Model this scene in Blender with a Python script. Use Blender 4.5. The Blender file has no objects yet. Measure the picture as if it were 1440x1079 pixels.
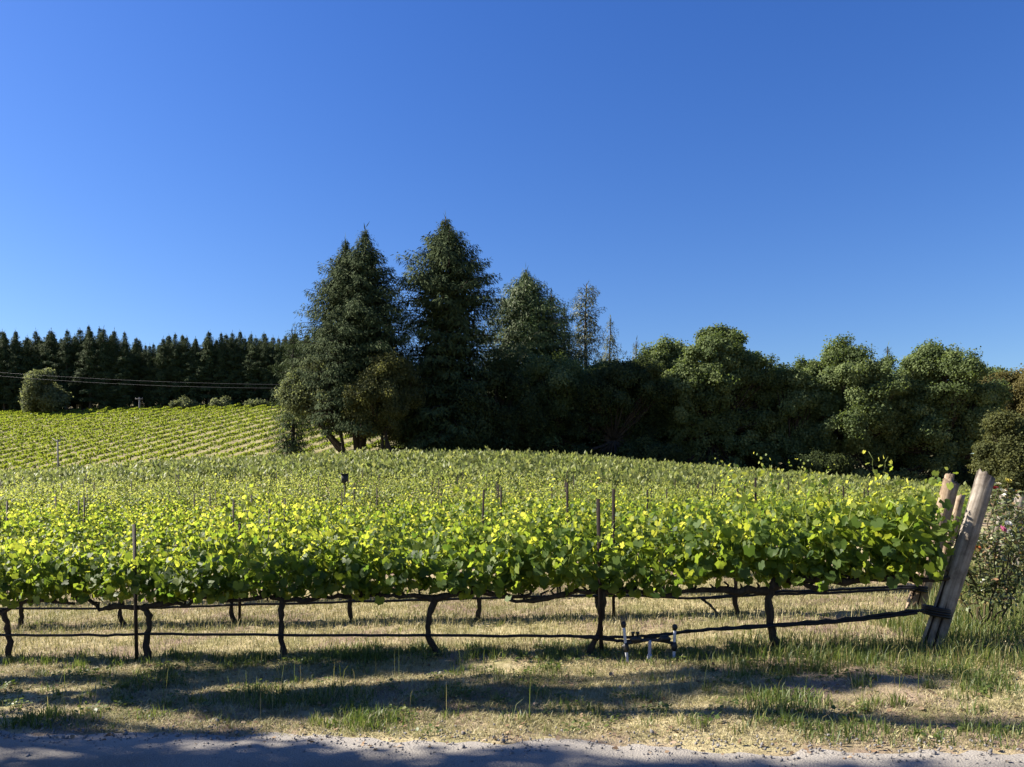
import bpy, math, random
import numpy as np
from math import radians as R
from mathutils import Vector, Matrix

random.seed(11)
rng = np.random.default_rng(11)
C = bpy.context.scene.collection
EYE, F, HZ, CX = 1.75, 1081.0, 700.0, 720.0        # camera height; the photograph's focal length, horizon and centre in its pixels

# ------------------------------------------------------------------ helpers
def smooth(a, b, x):
    t = np.clip((np.asarray(x, float) - a) / (b - a), 0, 1)
    return t * t * (3 - 2 * t)

class Noise:
    def __init__(self, seed):
        self.g = np.random.default_rng(seed).random((256, 256))
    def __call__(self, x, y, s=1.0):
        x = np.asarray(x, float) / s + 1000.3; y = np.asarray(y, float) / s + 1000.7
        i = np.floor(x).astype(int); j = np.floor(y).astype(int)
        fx = x - i; fy = y - j
        fx = fx * fx * (3 - 2 * fx); fy = fy * fy * (3 - 2 * fy)
        g = self.g; i0, i1, j0, j1 = i % 256, (i + 1) % 256, j % 256, (j + 1) % 256
        return (g[i0, j0] * (1 - fx) + g[i1, j0] * fx) * (1 - fy) + (g[i0, j1] * (1 - fx) + g[i1, j1] * fx) * fy
NZ = [Noise(k) for k in range(8)]
def fbm(x, y, s, k=0):
    return NZ[k](x, y, s) * .5 + NZ[k + 1](x, y, s * .47) * .3 + NZ[k + 2](x, y, s * .21) * .2

def nrm(v):
    return v / np.maximum(np.linalg.norm(v, axis=-1, keepdims=True), 1e-9)

def mesh_np(name, verts, tris=None, quads=None, tint=None, mats=(), mat_tri=None, mat_quad=None, smooth_shade=False):
    me = bpy.data.meshes.new(name)
    verts = np.asarray(verts, np.float32)
    tris = np.zeros((0, 3), np.int32) if tris is None else np.asarray(tris, np.int32).reshape(-1, 3)
    quads = np.zeros((0, 4), np.int32) if quads is None else np.asarray(quads, np.int32).reshape(-1, 4)
    nt, nq = len(tris), len(quads)
    me.vertices.add(len(verts)); me.vertices.foreach_set('co', verts.ravel())
    me.loops.add(nt * 3 + nq * 4)
    me.loops.foreach_set('vertex_index', np.concatenate([tris.ravel(), quads.ravel()]).astype(np.int32))
    me.polygons.add(nt + nq)
    st = np.concatenate([np.arange(nt) * 3, nt * 3 + np.arange(nq) * 4]).astype(np.int32)
    me.polygons.foreach_set('loop_start', st)
    mi = np.concatenate([np.zeros(nt, np.int32) if mat_tri is None else np.asarray(mat_tri, np.int32),
                         np.zeros(nq, np.int32) if mat_quad is None else np.asarray(mat_quad, np.int32)])
    for m in mats: me.materials.append(m)
    me.polygons.foreach_set('material_index', mi)
    if smooth_shade:
        me.polygons.foreach_set('use_smooth', np.ones(nt + nq, bool))
    if tint is not None:
        at = me.attributes.new('tint', 'FLOAT', 'POINT')
        at.data.foreach_set('value', np.asarray(tint, np.float32))
    me.update(calc_edges=True); me.validate()
    return me

def link(name, me, parent=None, loc=None, rot=None):
    o = bpy.data.objects.new(name, me); C.objects.link(o)
    if parent is not None: o.parent = parent
    if loc is not None: o.location = loc
    if rot is not None: o.rotation_euler = rot
    return o
def tag(o, label=None, cat=None, group=None, kind=None):
    if label: o['label'] = label
    if cat: o['category'] = cat
    if group: o['group'] = group
    if kind: o['kind'] = kind
    return o
def empty(name, loc, rot=(0, 0, 0)):
    o = bpy.data.objects.new(name, None); C.objects.link(o)
    o.location = loc; o.rotation_euler = rot; o.empty_display_size = .2
    return o

class MB:
    """Gathers tubes, boxes and leaf cards into one mesh."""
    def __init__(self): self.v, self.t, self.q, self.ti, self.mt, self.mq, self.n = [], [], [], [], [], [], 0
    def add(self, v, t=None, q=None, tint=0.5, mat=0):
        v = np.asarray(v, float); self.v.append(v)
        if t is not None and len(t):
            t = np.asarray(t, int); self.t.append(t + self.n); self.mt.append(np.full(len(t), mat))
        if q is not None and len(q):
            q = np.asarray(q, int); self.q.append(q + self.n); self.mq.append(np.full(len(q), mat))
        self.ti.append(np.full(len(v), tint) if np.isscalar(tint) else np.asarray(tint)); self.n += len(v)
    def tube(self, pts, rad, seg=8, mat=0, tint=None, lump=0.0, cap=True):
        pts = np.asarray(pts, float); n = len(pts)
        rad = np.full(n, rad) if np.isscalar(rad) else np.asarray(rad, float)
        d = nrm(np.gradient(pts, axis=0))
        ref = np.array([0, 0, 1.]) if abs(d[0, 2]) < .8 else np.array([1., 0, 0])
        v = []
        for i in range(n):
            a = nrm(np.cross(d[i], ref)); b = np.cross(a, d[i])
            ref = b if i else b
            th = np.arange(seg) * 2 * math.pi / seg
            r = rad[i] * (1 + lump * (rng.random(seg) - .5) * 2)
            v.append(pts[i] + np.outer(np.cos(th) * r, a) + np.outer(np.sin(th) * r, b))
        v = np.concatenate(v); q = []
        for i in range(n - 1):
            for k in range(seg):
                k2 = (k + 1) % seg
                q.append((i * seg + k, i * seg + k2, (i + 1) * seg + k2, (i + 1) * seg + k))
        t = []
        if cap:
            v = np.vstack([v, pts[0], pts[-1]])
            for k in range(seg):
                k2 = (k + 1) % seg
                t.append((len(v) - 2, k2, k)); t.append((len(v) - 1, (n - 1) * seg + k, (n - 1) * seg + k2))
        self.add(v, t, q, rng.random() if tint is None else tint, mat)
    def box(self, c, s, mat=0, rz=0.0, tint=.5):
        x, y, z = [k / 2 for k in s]; ch = min(s) * .12
        v = []
        for sz in (-1, 1):                      # chamfered long edges
            for px, py in ((x - ch, y), (x, y - ch), (x, -y + ch), (x - ch, -y), (-x + ch, -y), (-x, -y + ch), (-x, y - ch), (-x + ch, y)):
                v.append((px, py, sz * z))
        v = np.array(v); ca, sa = math.cos(rz), math.sin(rz)
        v = np.stack([v[:, 0] * ca - v[:, 1] * sa, v[:, 0] * sa + v[:, 1] * ca, v[:, 2]], 1) + np.asarray(c)
        q = [(k, (k + 1) % 8, 8 + (k + 1) % 8, 8 + k)[::-1] for k in range(8)]
        t = [(0, k, k + 1) for k in range(1, 7)] + [(8, 8 + k + 1, 8 + k) for k in range(1, 7)]
        self.add(v, t, q, tint, mat)
    def cards(self, tmpl_v, tmpl_t, tmpl_q, P, N, T, S, tint, mat=0):
        """A copy of the template at each P, its z along N, its y along T, scaled by S."""
        P, N = np.asarray(P, float), nrm(np.asarray(N, float)); T = np.asarray(T, float)
        T = nrm(T - N * np.sum(T * N, 1, keepdims=True)); X = np.cross(T, N)
        S = np.asarray(S, float); S = np.repeat(S[:, None], 3, 1) if S.ndim == 1 else S
        tv = np.asarray(tmpl_v, float); k = len(tv); n = len(P)
        L = tv[None] * S[:, None]
        V = P[:, None] + L[..., :1] * X[:, None] + L[..., 1:2] * T[:, None] + L[..., 2:] * N[:, None]
        off = (np.arange(n) * k)[:, None, None]
        t = (np.asarray(tmpl_t)[None] + off).reshape(-1, 3) if tmpl_t is not None else None
        q = (np.asarray(tmpl_q)[None] + off).reshape(-1, 4) if tmpl_q is not None else None
        self.add(V.reshape(-1, 3), t, q, np.repeat(np.asarray(tint, float), k), mat)
    def mesh(self, name, mats, smooth_shade=False):
        cat = lambda l, w: np.concatenate(l) if l else np.zeros((0, w), int)
        return mesh_np(name, np.concatenate(self.v), cat(self.t, 3), cat(self.q, 4), np.concatenate(self.ti), mats,
                       np.concatenate(self.mt) if self.mt else np.zeros(0, int), np.concatenate(self.mq) if self.mq else np.zeros(0, int), smooth_shade)

# leaf templates: y towards the tip, the stalk at the origin
def grape_leaf(fine=True):
    pol = [(0, 1.0), (22, .82), (46, .92), (74, .70), (104, .80), (138, .66), (164, .40)] if fine else [(0, 1.0), (40, .85), (95, .75), (150, .5)]
    o = [(a, r) for a, r in pol[::-1]] + [(-a, r) for a, r in pol[1:]]
    v = [(0, 0, 0)]
    for a, r in o:
        x, y = math.sin(R(a)) * r, math.cos(R(a)) * r
        v.append((x, y + .05, .34 * abs(x) - .30 * x * x - .26 * (y * abs(y)) + .07 * math.sin(a * .11)))
    t = [(0, i + 1, i) for i in range(1, len(o))]
    return np.array(v), t, None
LEAF_F, LEAF_M = grape_leaf(True), grape_leaf(False)
KITE3 = (np.array([(0, -.2, 0), (.5, .35, .1), (0, 1.05, -.1), (-.5, .35, .1)]), None, [(0, 1, 2, 3)])
KITE = (np.array([(0, 0, 0), (.5, .45, .06), (0, 1, 0), (-.5, .45, .06)]), None, [(0, 1, 2, 3)])
OVAL = (np.array([(-.25, 0, 0), (.25, 0, .05), (.5, .55, 0), (.1, 1, -.08), (-.4, .7, .05)]), [(0, 1, 2), (0, 2, 3), (0, 3, 4)], None)

# ------------------------------------------------------------------ materials
def new_mat(name):
    m = bpy.data.materials.new(name); m.use_nodes = True
    nt = m.node_tree; nt.nodes.clear()
    out = nt.nodes.new('ShaderNodeOutputMaterial')
    return m, nt, out
ALB = .74
def ramp(nt, stops):
    stops = [(p, tuple(k * ALB for k in c) if max(c) < .9 else c) for p, c in stops]
    r = nt.nodes.new('ShaderNodeValToRGB')
    e = r.color_ramp.elements
    while len(e) > 1: e.remove(e[0])
    e[0].position, e[0].color = stops[0][0], (*stops[0][1], 1)
    for p, c in stops[1:]:
        k = e.new(p); k.color = (*c, 1)
    return r
def noise(nt, scale, detail=4, rough=.6, vec=None):
    n = nt.nodes.new('ShaderNodeTexNoise'); n.inputs['Scale'].default_value = scale
    n.inputs['Detail'].default_value = detail; n.inputs['Roughness'].default_value = rough
    if vec is not None: nt.links.new(vec, n.inputs['Vector'])
    return n
def leaf_mat(name, stops, tstops=None, trans=.4, rough=.5, spec=.4, obj_rand=.0):
    """Two-sided foliage: a reflecting face and light that comes through, both coloured by the per-leaf tint."""
    m, nt, out = new_mat(name); L = nt.links.new
    at = nt.nodes.new('ShaderNodeAttribute'); at.attribute_name = 'tint'
    fac = at.outputs['Fac']
    if obj_rand:
        oi = nt.nodes.new('ShaderNodeObjectInfo')
        mm = nt.nodes.new('ShaderNodeMath'); mm.operation = 'MULTIPLY_ADD'
        mm.inputs[1].default_value = obj_rand; L(oi.outputs['Random'], mm.inputs[0])
        m0 = nt.nodes.new('ShaderNodeMath'); m0.operation = 'SUBTRACT'; m0.inputs[1].default_value = obj_rand / 2
        L(fac, m0.inputs[0]); L(m0.outputs[0], mm.inputs[2]); fac = mm.outputs[0]
    r1 = ramp(nt, stops); L(fac, r1.inputs[0])
    p = nt.nodes.new('ShaderNodeBsdfPrincipled')
    p.inputs['Roughness'].default_value = rough; p.inputs['Specular IOR Level'].default_value = spec
    L(r1.outputs[0], p.inputs['Base Color'])
    if trans > 0:
        t = nt.nodes.new('ShaderNodeBsdfTranslucent'); r2 = ramp(nt, tstops or stops); L(fac, r2.inputs[0]); L(r2.outputs[0], t.inputs[0])
        mx = nt.nodes.new('ShaderNodeMixShader'); mx.inputs[0].default_value = trans
        L(p.outputs[0], mx.inputs[1]); L(t.outputs[0], mx.inputs[2]); L(mx.outputs[0], out.inputs[0])
    else: L(p.outputs[0], out.inputs[0])
    return m
def bark_mat(name, stops, scale=8, stretch=.15, bump=.5, rough=.9, axis=2, dist=.02):
    m, nt, out = new_mat(name); L = nt.links.new
    tc = nt.nodes.new('ShaderNodeTexCoord'); mp = nt.nodes.new('ShaderNodeMapping')
    s = [1, 1, 1]; s[axis] = stretch; mp.inputs['Scale'].default_value = s
    L(tc.outputs['Object'], mp.inputs[0])
    n = noise(nt, scale, 6, .65, mp.outputs[0]); r = ramp(nt, stops); L(n.outputs[0], r.inputs[0])
    p = nt.nodes.new('ShaderNodeBsdfPrincipled'); p.inputs['Roughness'].default_value = rough
    p.inputs['Specular IOR Level'].default_value = .2
    b = nt.nodes.new('ShaderNodeBump'); b.inputs['Strength'].default_value = bump; b.inputs['Distance'].default_value = dist
    L(n.outputs[0], b.inputs['Height']); L(b.outputs[0], p.inputs['Normal'])
    L(r.outputs[0], p.inputs['Base Color']); L(p.outputs[0], out.inputs[0])
    return m
def plain_mat(name, col, rough=.6, spec=.4, var=.25, scale=20):
    c2 = tuple(min(1, k * (1 + var)) for k in col); c1 = tuple(k * (1 - var) for k in col)
    m, nt, out = new_mat(name); L = nt.links.new
    tc = nt.nodes.new('ShaderNodeTexCoord'); n = noise(nt, scale, 4, .6, tc.outputs['Object'])
    r = ramp(nt, [(.3, c1), (.7, c2)]); L(n.outputs[0], r.inputs[0])
    p = nt.nodes.new('ShaderNodeBsdfPrincipled'); p.inputs['Roughness'].default_value = rough
    p.inputs['Specular IOR Level'].default_value = spec
    L(r.outputs[0], p.inputs['Base Color']); L(p.outputs[0], out.inputs[0])
    return m

M = {}
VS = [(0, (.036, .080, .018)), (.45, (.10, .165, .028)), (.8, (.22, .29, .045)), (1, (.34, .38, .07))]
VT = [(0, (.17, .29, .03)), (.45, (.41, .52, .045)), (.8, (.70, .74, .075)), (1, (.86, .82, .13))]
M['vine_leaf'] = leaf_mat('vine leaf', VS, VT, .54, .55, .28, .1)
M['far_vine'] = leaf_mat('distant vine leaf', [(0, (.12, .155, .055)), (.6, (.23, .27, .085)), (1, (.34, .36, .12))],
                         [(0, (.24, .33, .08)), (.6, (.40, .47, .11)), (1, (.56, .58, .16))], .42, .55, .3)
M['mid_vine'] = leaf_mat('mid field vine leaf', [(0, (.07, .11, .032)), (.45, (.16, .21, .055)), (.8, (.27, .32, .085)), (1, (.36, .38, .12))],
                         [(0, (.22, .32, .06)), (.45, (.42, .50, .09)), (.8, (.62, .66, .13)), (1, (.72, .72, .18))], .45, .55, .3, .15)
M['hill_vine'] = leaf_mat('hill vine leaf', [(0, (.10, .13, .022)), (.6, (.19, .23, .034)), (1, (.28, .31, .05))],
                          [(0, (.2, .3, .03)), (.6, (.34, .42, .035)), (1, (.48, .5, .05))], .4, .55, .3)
M['vine_bark'] = bark_mat('vine bark', [(.25, (.018, .013, .010)), (.55, (.05, .038, .028)), (.8, (.10, .08, .06))], 22, .25, .9)
M['tree_bark'] = bark_mat('tree bark', [(.3, (.02, .015, .012)), (.6, (.06, .047, .036)), (.85, (.13, .11, .09))], 5, .2, .8)
M['pale_bark'] = bark_mat('pale bark', [(.3, (.07, .06, .05)), (.6, (.16, .14, .12)), (.85, (.28, .25, .22))], 5, .2, .8)
M['shoot'] = leaf_mat('green shoot', [(0, (.12, .16, .03)), (1, (.2, .24, .05))], None, 0, .5, .4)
M['stake'] = bark_mat('rusty stake', [(.3, (.012, .008, .007)), (.6, (.028, .018, .013)), (.85, (.055, .032, .024))], 30, .5, .2, .75)
M['hose'] = plain_mat('black hose', (.008, .008, .009), .55, .3, .3, 30)
M['valve'] = plain_mat('black valve plastic', (.015, .015, .018), .5, .4)
M['pvc'] = plain_mat('weathered pvc', (.62, .62, .66), .5, .4, .18, 14)
M['purple_pvc'] = plain_mat('grey pvc', (.42, .40, .48), .5, .4, .15, 14)
M['wire'] = plain_mat('steel wire', (.25, .25, .25), .4, .6)
M['cable'] = plain_mat('power cable', (.06, .065, .08), .5, .4)
M['bird_box'] = plain_mat('dark box', (.02, .022, .028), .7)
M['pole'] = bark_mat('weathered pole', [(.3, (.16, .15, .14)), (.7, (.36, .34, .32))], 9, .1, .3)
M['gravel'] = plain_mat('gravel stone', (.2, .19, .185), .85, .2, .4, 40)

def wood_post_mat(name, stops):
    m, nt, out = new_mat(name); L = nt.links.new
    tc = nt.nodes.new('ShaderNodeTexCoord'); mp = nt.nodes.new('ShaderNodeMapping')
    mp.inputs['Scale'].default_value = (1, 1, .06); L(tc.outputs['Object'], mp.inputs[0])
    n = noise(nt, 26, 6, .62, mp.outputs[0]); r = ramp(nt, stops); L(n.outputs[0], r.inputs[0])
    n2 = noise(nt, 3.5, 5, .7, tc.outputs['Object']); r2 = ramp(nt, [(.38, (.42, .37, .33)), (.58, (1, 1, 1))]); L(n2.outputs[0], r2.inputs[0])
    mx = nt.nodes.new('ShaderNodeMix'); mx.data_type = 'RGBA'; mx.blend_type = 'MULTIPLY'; mx.inputs[0].default_value = .8
    L(r.outputs[0], mx.inputs[6]); L(r2.outputs[0], mx.inputs[7])
    # drying cracks
    mp2 = nt.nodes.new('ShaderNodeMapping'); mp2.inputs['Scale'].default_value = (1, 1, .035); L(tc.outputs['Object'], mp2.inputs[0])
    n3 = noise(nt, 15, 3, .5, mp2.outputs[0]); r3 = ramp(nt, [(.355, (.1, .08, .07)), (.395, (1, 1, 1))]); L(n3.outputs[0], r3.inputs[0])
    mx2 = nt.nodes.new('ShaderNodeMix'); mx2.data_type = 'RGBA'; mx2.blend_type = 'MULTIPLY'; mx2.inputs[0].default_value = 1
    L(mx.outputs[2], mx2.inputs[6]); L(r3.outputs[0], mx2.inputs[7])
    p = nt.nodes.new('ShaderNodeBsdfPrincipled'); p.inputs['Roughness'].default_value = .9; p.inputs['Specular IOR Level'].default_value = .15
    b = nt.nodes.new('ShaderNodeBump'); b.inputs['Strength'].default_value = .6; b.inputs['Distance'].default_value = .012
    ma = nt.nodes.new('ShaderNodeMath'); ma.operation = 'MULTIPLY'; L(n.outputs[0], ma.inputs[0]); L(r3.outputs[0], ma.inputs[1])
    L(ma.outputs[0], b.inputs['Height']); L(b.outputs[0], p.inputs['Normal'])
    L(mx2.outputs[2], p.inputs['Base Color']); L(p.outputs[0], out.inputs[0])
    return m
M['grey_post'] = wood_post_mat('weathered grey post', [(.3, (.13, .11, .09)), (.5, (.27, .235, .195)), (.75, (.46, .41, .35))])
M['tan_post'] = wood_post_mat('weathered tan post', [(.3, (.16, .115, .075)), (.5, (.35, .26, .175)), (.75, (.54, .43, .31))])

# ------------------------------------------------------------------ terrain
AU = np.array([-.9, -.666, -.43, -.3, -.11, .037, .21, .44, .566, .62, .8])
AZ = np.array([2.2, 2.5, 3.75, 4.25, 4.65, 4.5, 3.5, 2.2, 1.45, 1.05, .5])
PY = np.array([-100, 12, 20, 26, 31, 38, 45, 53, 61, 68, 74, 90, 1000.])
PZ = np.array([0, 0, .03, .065, .12, .25, .41, .62, .82, .95, 1.0, 1.0, 1.0])
def crest(u):
    s = 0
    for d in (-.06, -.03, 0, .03, .06): s = s + np.interp(u + d, AU, AZ)
    return s / 5
def prof(y):
    s = 0
    for d in (-3, -1.5, 0, 1.5, 3): s = s + np.interp(y + d, PY, PZ)
    return s / 5
def ground_z(X, Y):
    X = np.asarray(X, float); Y = np.asarray(Y, float)
    u = X / np.maximum(Y, 10)
    near = .045 * 10 * np.tanh(X / 10) * (1 - smooth(12, 36, Y))
    z = near + prof(Y) * crest(u)
    side = 1 - smooth(-24, 10, X)
    t = np.maximum(Y - 82, 0)
    rise = .222 * np.where(t < 14, t * t / 28, t - 7)
    top = np.maximum(Y - 164, 0)
    rise = rise - .085 * np.where(top < 20, top * top / 40, top - 10)
    t2 = np.maximum(Y - 92, 0)
    back = .13 * np.where(t2 < 12, t2 * t2 / 24, t2 - 6) * smooth(-24, 10, X)
    return z + rise * side + np.minimum(back, 11)
def gz(x, y): return float(ground_z(x, y))
def px(x, v, Y):
    """The point at depth Y that the photograph shows at pixel (x, v)."""
    return np.array([(x - CX) / F * Y, Y, EYE - (v - HZ) / F * Y])
SL = .149                                           # the rows run right and a little nearer
def row_y(k, X): return 8.47 + 2.43 * k - SL * X
def row_at(k, x):                                   # point of row k's ground line seen at photo column x
    u = (x - CX) / F; Y = (8.47 + 2.43 * k) / (1 + SL * u)
    return u * Y, Y
RZ = -math.atan(SL)
def road_edge(X): return 5.5 - .2 * X

def sheet(name, xs, ys, mat, fz):
    XX, YY = np.meshgrid(xs, ys, indexing='xy')
    ZZ = fz(XX, YY)
    v = np.stack([XX.ravel(), YY.ravel(), ZZ.ravel()], 1)
    nx, ny = len(xs), len(ys)
    i, j = np.meshgrid(np.arange(nx - 1), np.arange(ny - 1), indexing='xy')
    a = (j * nx + i).ravel()
    q = np.stack([a, a + 1, a + nx + 1, a + nx], 1)
    return link(name, mesh_np(name, v, None, q, None, [mat], smooth_shade=True))

def spaced(a, b, near, n):                          # denser in [near]
    lo, hi, step = near
    mid = np.arange(lo, hi, step)
    l = lo - np.geomspace(step, lo - a, n)[::-1]
    h = hi + np.geomspace(step, b - hi, n)
    return np.concatenate([l, mid, h])

# ground material: dry straw, pinkish soil, patches of green
m, nt, out = new_mat('field ground'); L = nt.links.new
geo = nt.nodes.new('ShaderNodeNewGeometry'); P_ = geo.outputs['Position']
n1 = noise(nt, .55, 5, .62, P_); n2 = noise(nt, 9, 6, .7, P_); n3 = noise(nt, 1.3, 4, .6, P_); n4 = noise(nt, 55, 3, .7, P_)
straw = ramp(nt, [(.3, (.28, .23, .12)), (.5, (.48, .40, .22)), (.72, (.64, .56, .34))]); L(n2.outputs[0], straw.inputs[0])
soil = ramp(nt, [(.3, (.21, .145, .105)), (.7, (.42, .31, .24))]); L(n4.outputs[0], soil.inputs[0])
gre = ramp(nt, [(.3, (.09, .11, .025)), (.7, (.20, .21, .06))]); L(n2.outputs[0], gre.inputs[0])
f1 = ramp(nt, [(.45, (0, 0, 0)), (.58, (1, 1, 1))]); L(n1.outputs[0], f1.inputs[0])
f2 = ramp(nt, [(.48, (0, 0, 0)), (.66, (1, 1, 1))]); L(n3.outputs[0], f2.inputs[0])
mA = nt.nodes.new('ShaderNodeMix'); mA.data_type = 'RGBA'; L(f1.outputs[0], mA.inputs[0]); L(straw.outputs[0], mA.inputs[6]); L(soil.outputs[0], mA.inputs[7])
sc = nt.nodes.new('ShaderNodeMath'); sc.operation = 'MULTIPLY'; sc.inputs[1].default_value = .6; L(f2.outputs[0], sc.inputs[0])
sy = nt.nodes.new('ShaderNodeSeparateXYZ'); L(P_, sy.inputs[0])
fr_ = nt.nodes.new('ShaderNodeMapRange'); fr_.inputs[1].default_value = 66; fr_.inputs[2].default_value = 90; fr_.inputs[4].default_value = .42; L(sy.outputs[1], fr_.inputs[0])
mxm = nt.nodes.new('ShaderNodeMath'); mxm.operation = 'MAXIMUM'; L(sc.outputs[0], mxm.inputs[0]); L(fr_.outputs[0], mxm.inputs[1])
mB = nt.nodes.new('ShaderNodeMix'); mB.data_type = 'RGBA'; L(mxm.outputs[0], mB.inputs[0]); L(mA.outputs[2], mB.inputs[6]); L(gre.outputs[0], mB.inputs[7])
p = nt.nodes.new('ShaderNodeBsdfPrincipled'); p.inputs['Roughness'].default_value = .95; p.inputs['Specular IOR Level'].default_value = .1
bp = nt.nodes.new('ShaderNodeBump'); bp.inputs['Strength'].default_value = .8; bp.inputs['Distance'].default_value = .03
ad = nt.nodes.new('ShaderNodeMath'); L(n2.outputs[0], ad.inputs[0]); L(n4.outputs[0], ad.inputs[1]); L(ad.outputs[0], bp.inputs['Height'])
L(bp.outputs[0], p.inputs['Normal']); L(mB.outputs[2], p.inputs['Base Color']); L(p.outputs[0], out.inputs[0])
M['ground'] = m

def ground_relief(X, Y):
    verge = smooth(.0, .5, Y - road_edge(X)) * (1 - smooth(16, 24, Y))
    return ground_z(X, Y) + verge * (.09 * (fbm(X, Y, .9, 1) - .5) + .05 * (NZ[4](X, Y, .22) - .5)) * (1 - smooth(8, 14, np.abs(X)))
def gr(x, y): return float(ground_relief(x, y))
tag(sheet('ground', spaced(-900, 900, (-11, 10, .09), 60), np.concatenate([-60 + np.arange(0, 56, 4.), np.arange(-4, 3.9, .5), np.arange(4, 15, .09), 15 + np.geomspace(.12, 900, 90)]), M['ground'], ground_relief), kind='structure')

# road: chip-sealed asphalt, dusty towards the edge
m, nt, out = new_mat('road asphalt'); L = nt.links.new
geo = nt.nodes.new('ShaderNodeNewGeometry'); P_ = geo.outputs['Position']
n1 = noise(nt, 120, 3, .7, P_); n2 = noise(nt, 1.4, 5, .6, P_); vo = nt.nodes.new('ShaderNodeTexVoronoi'); vo.inputs['Scale'].default_value = 70; L(P_, vo.inputs['Vector'])
a = ramp(nt, [(.3, (.10, .092, .078)), (.6, (.215, .195, .165)), (.8, (.38, .35, .295))]); L(n1.outputs[0], a.inputs[0])
d = ramp(nt, [(.3, (.24, .22, .19)), (.7, (.42, .385, .34))]); L(n1.outputs[0], d.inputs[0])
sx = nt.nodes.new('ShaderNodeSeparateXYZ'); L(P_, sx.inputs[0])
e1 = nt.nodes.new('ShaderNodeMath'); e1.operation = 'MULTIPLY_ADD'; e1.inputs[1].default_value = .2; L(sx.outputs[0], e1.inputs[0]); L(sx.outputs[1], e1.inputs[2])
e2 = nt.nodes.new('ShaderNodeMath'); e2.operation = 'MULTIPLY_ADD'; e2.inputs[1].default_value = .9; L(n2.outputs[0], e2.inputs[0]); L(e1.outputs[0], e2.inputs[2])
fr = nt.nodes.new('ShaderNodeMapRange'); fr.inputs[1].default_value = 5.1; fr.inputs[2].default_value = 5.9; L(e2.outputs[0], fr.inputs[0])
mx = nt.nodes.new('ShaderNodeMix'); mx.data_type = 'RGBA'; L(fr.outputs[0], mx.inputs[0]); L(a.outputs[0], mx.inputs[6]); L(d.outputs[0], mx.inputs[7])
p = nt.nodes.new('ShaderNodeBsdfPrincipled'); p.inputs['Roughness'].default_value = .9; p.inputs['Specular IOR Level'].default_value = .25
bp = nt.nodes.new('ShaderNodeBump'); bp.inputs['Strength'].default_value = .6; bp.inputs['Distance'].default_value = .008
L(vo.outputs[0], bp.inputs['Height']); L(bp.outputs[0], p.inputs['Normal']); L(mx.outputs[2], p.inputs['Base Color']); L(p.outputs[0], out.inputs[0])
M['road'] = m
xs = np.concatenate([np.arange(-60, -9, 1.5), np.arange(-9, 9, .06), np.arange(9, 60, 1.5)])
tt = np.linspace(0, 1, 40)
XX = np.repeat(xs[None], 40, 0)
edge = road_edge(xs) + .22 * (fbm(xs, xs * 0, .8, 0) - .5) * 2 + .08 * (NZ[5](xs, xs * 0, .13) - .5) * 2
YY = -2.2 - .2 * xs[None] + (edge + 2.2 + .2 * xs)[None] * tt[:, None]
ZZ = ground_z(XX, YY) + .022 - .02 * tt[:, None] ** 40
nx = len(xs); i, j = np.meshgrid(np.arange(nx - 1), np.arange(39), indexing='xy'); a_ = (j * nx + i).ravel()
tag(link('road', mesh_np('road', np.stack([XX.ravel(), YY.ravel(), ZZ.ravel()], 1), None, np.stack([a_, a_ + 1, a_ + nx + 1, a_ + nx], 1), None, [M['road']], smooth_shade=True)), kind='structure')

# ------------------------------------------------------------------ grapevines
def rand_dirs(n):
    return nrm(rng.normal(size=(n, 3)))
def wobble_line(pts, n, amp):
    pts = np.asarray(pts, float)
    t = np.linspace(0, len(pts) - 1, n)
    o = np.stack([np.interp(t, np.arange(len(pts)), pts[:, k]) for k in range(3)], 1)
    k = np.ones(3) / 3
    for c in range(3):
        o[1:-1, c] = np.convolve(o[:, c], k, 'valid')
    o[1:-1] += rng.normal(size=(n - 2, 3)) * amp
    return o

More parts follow.
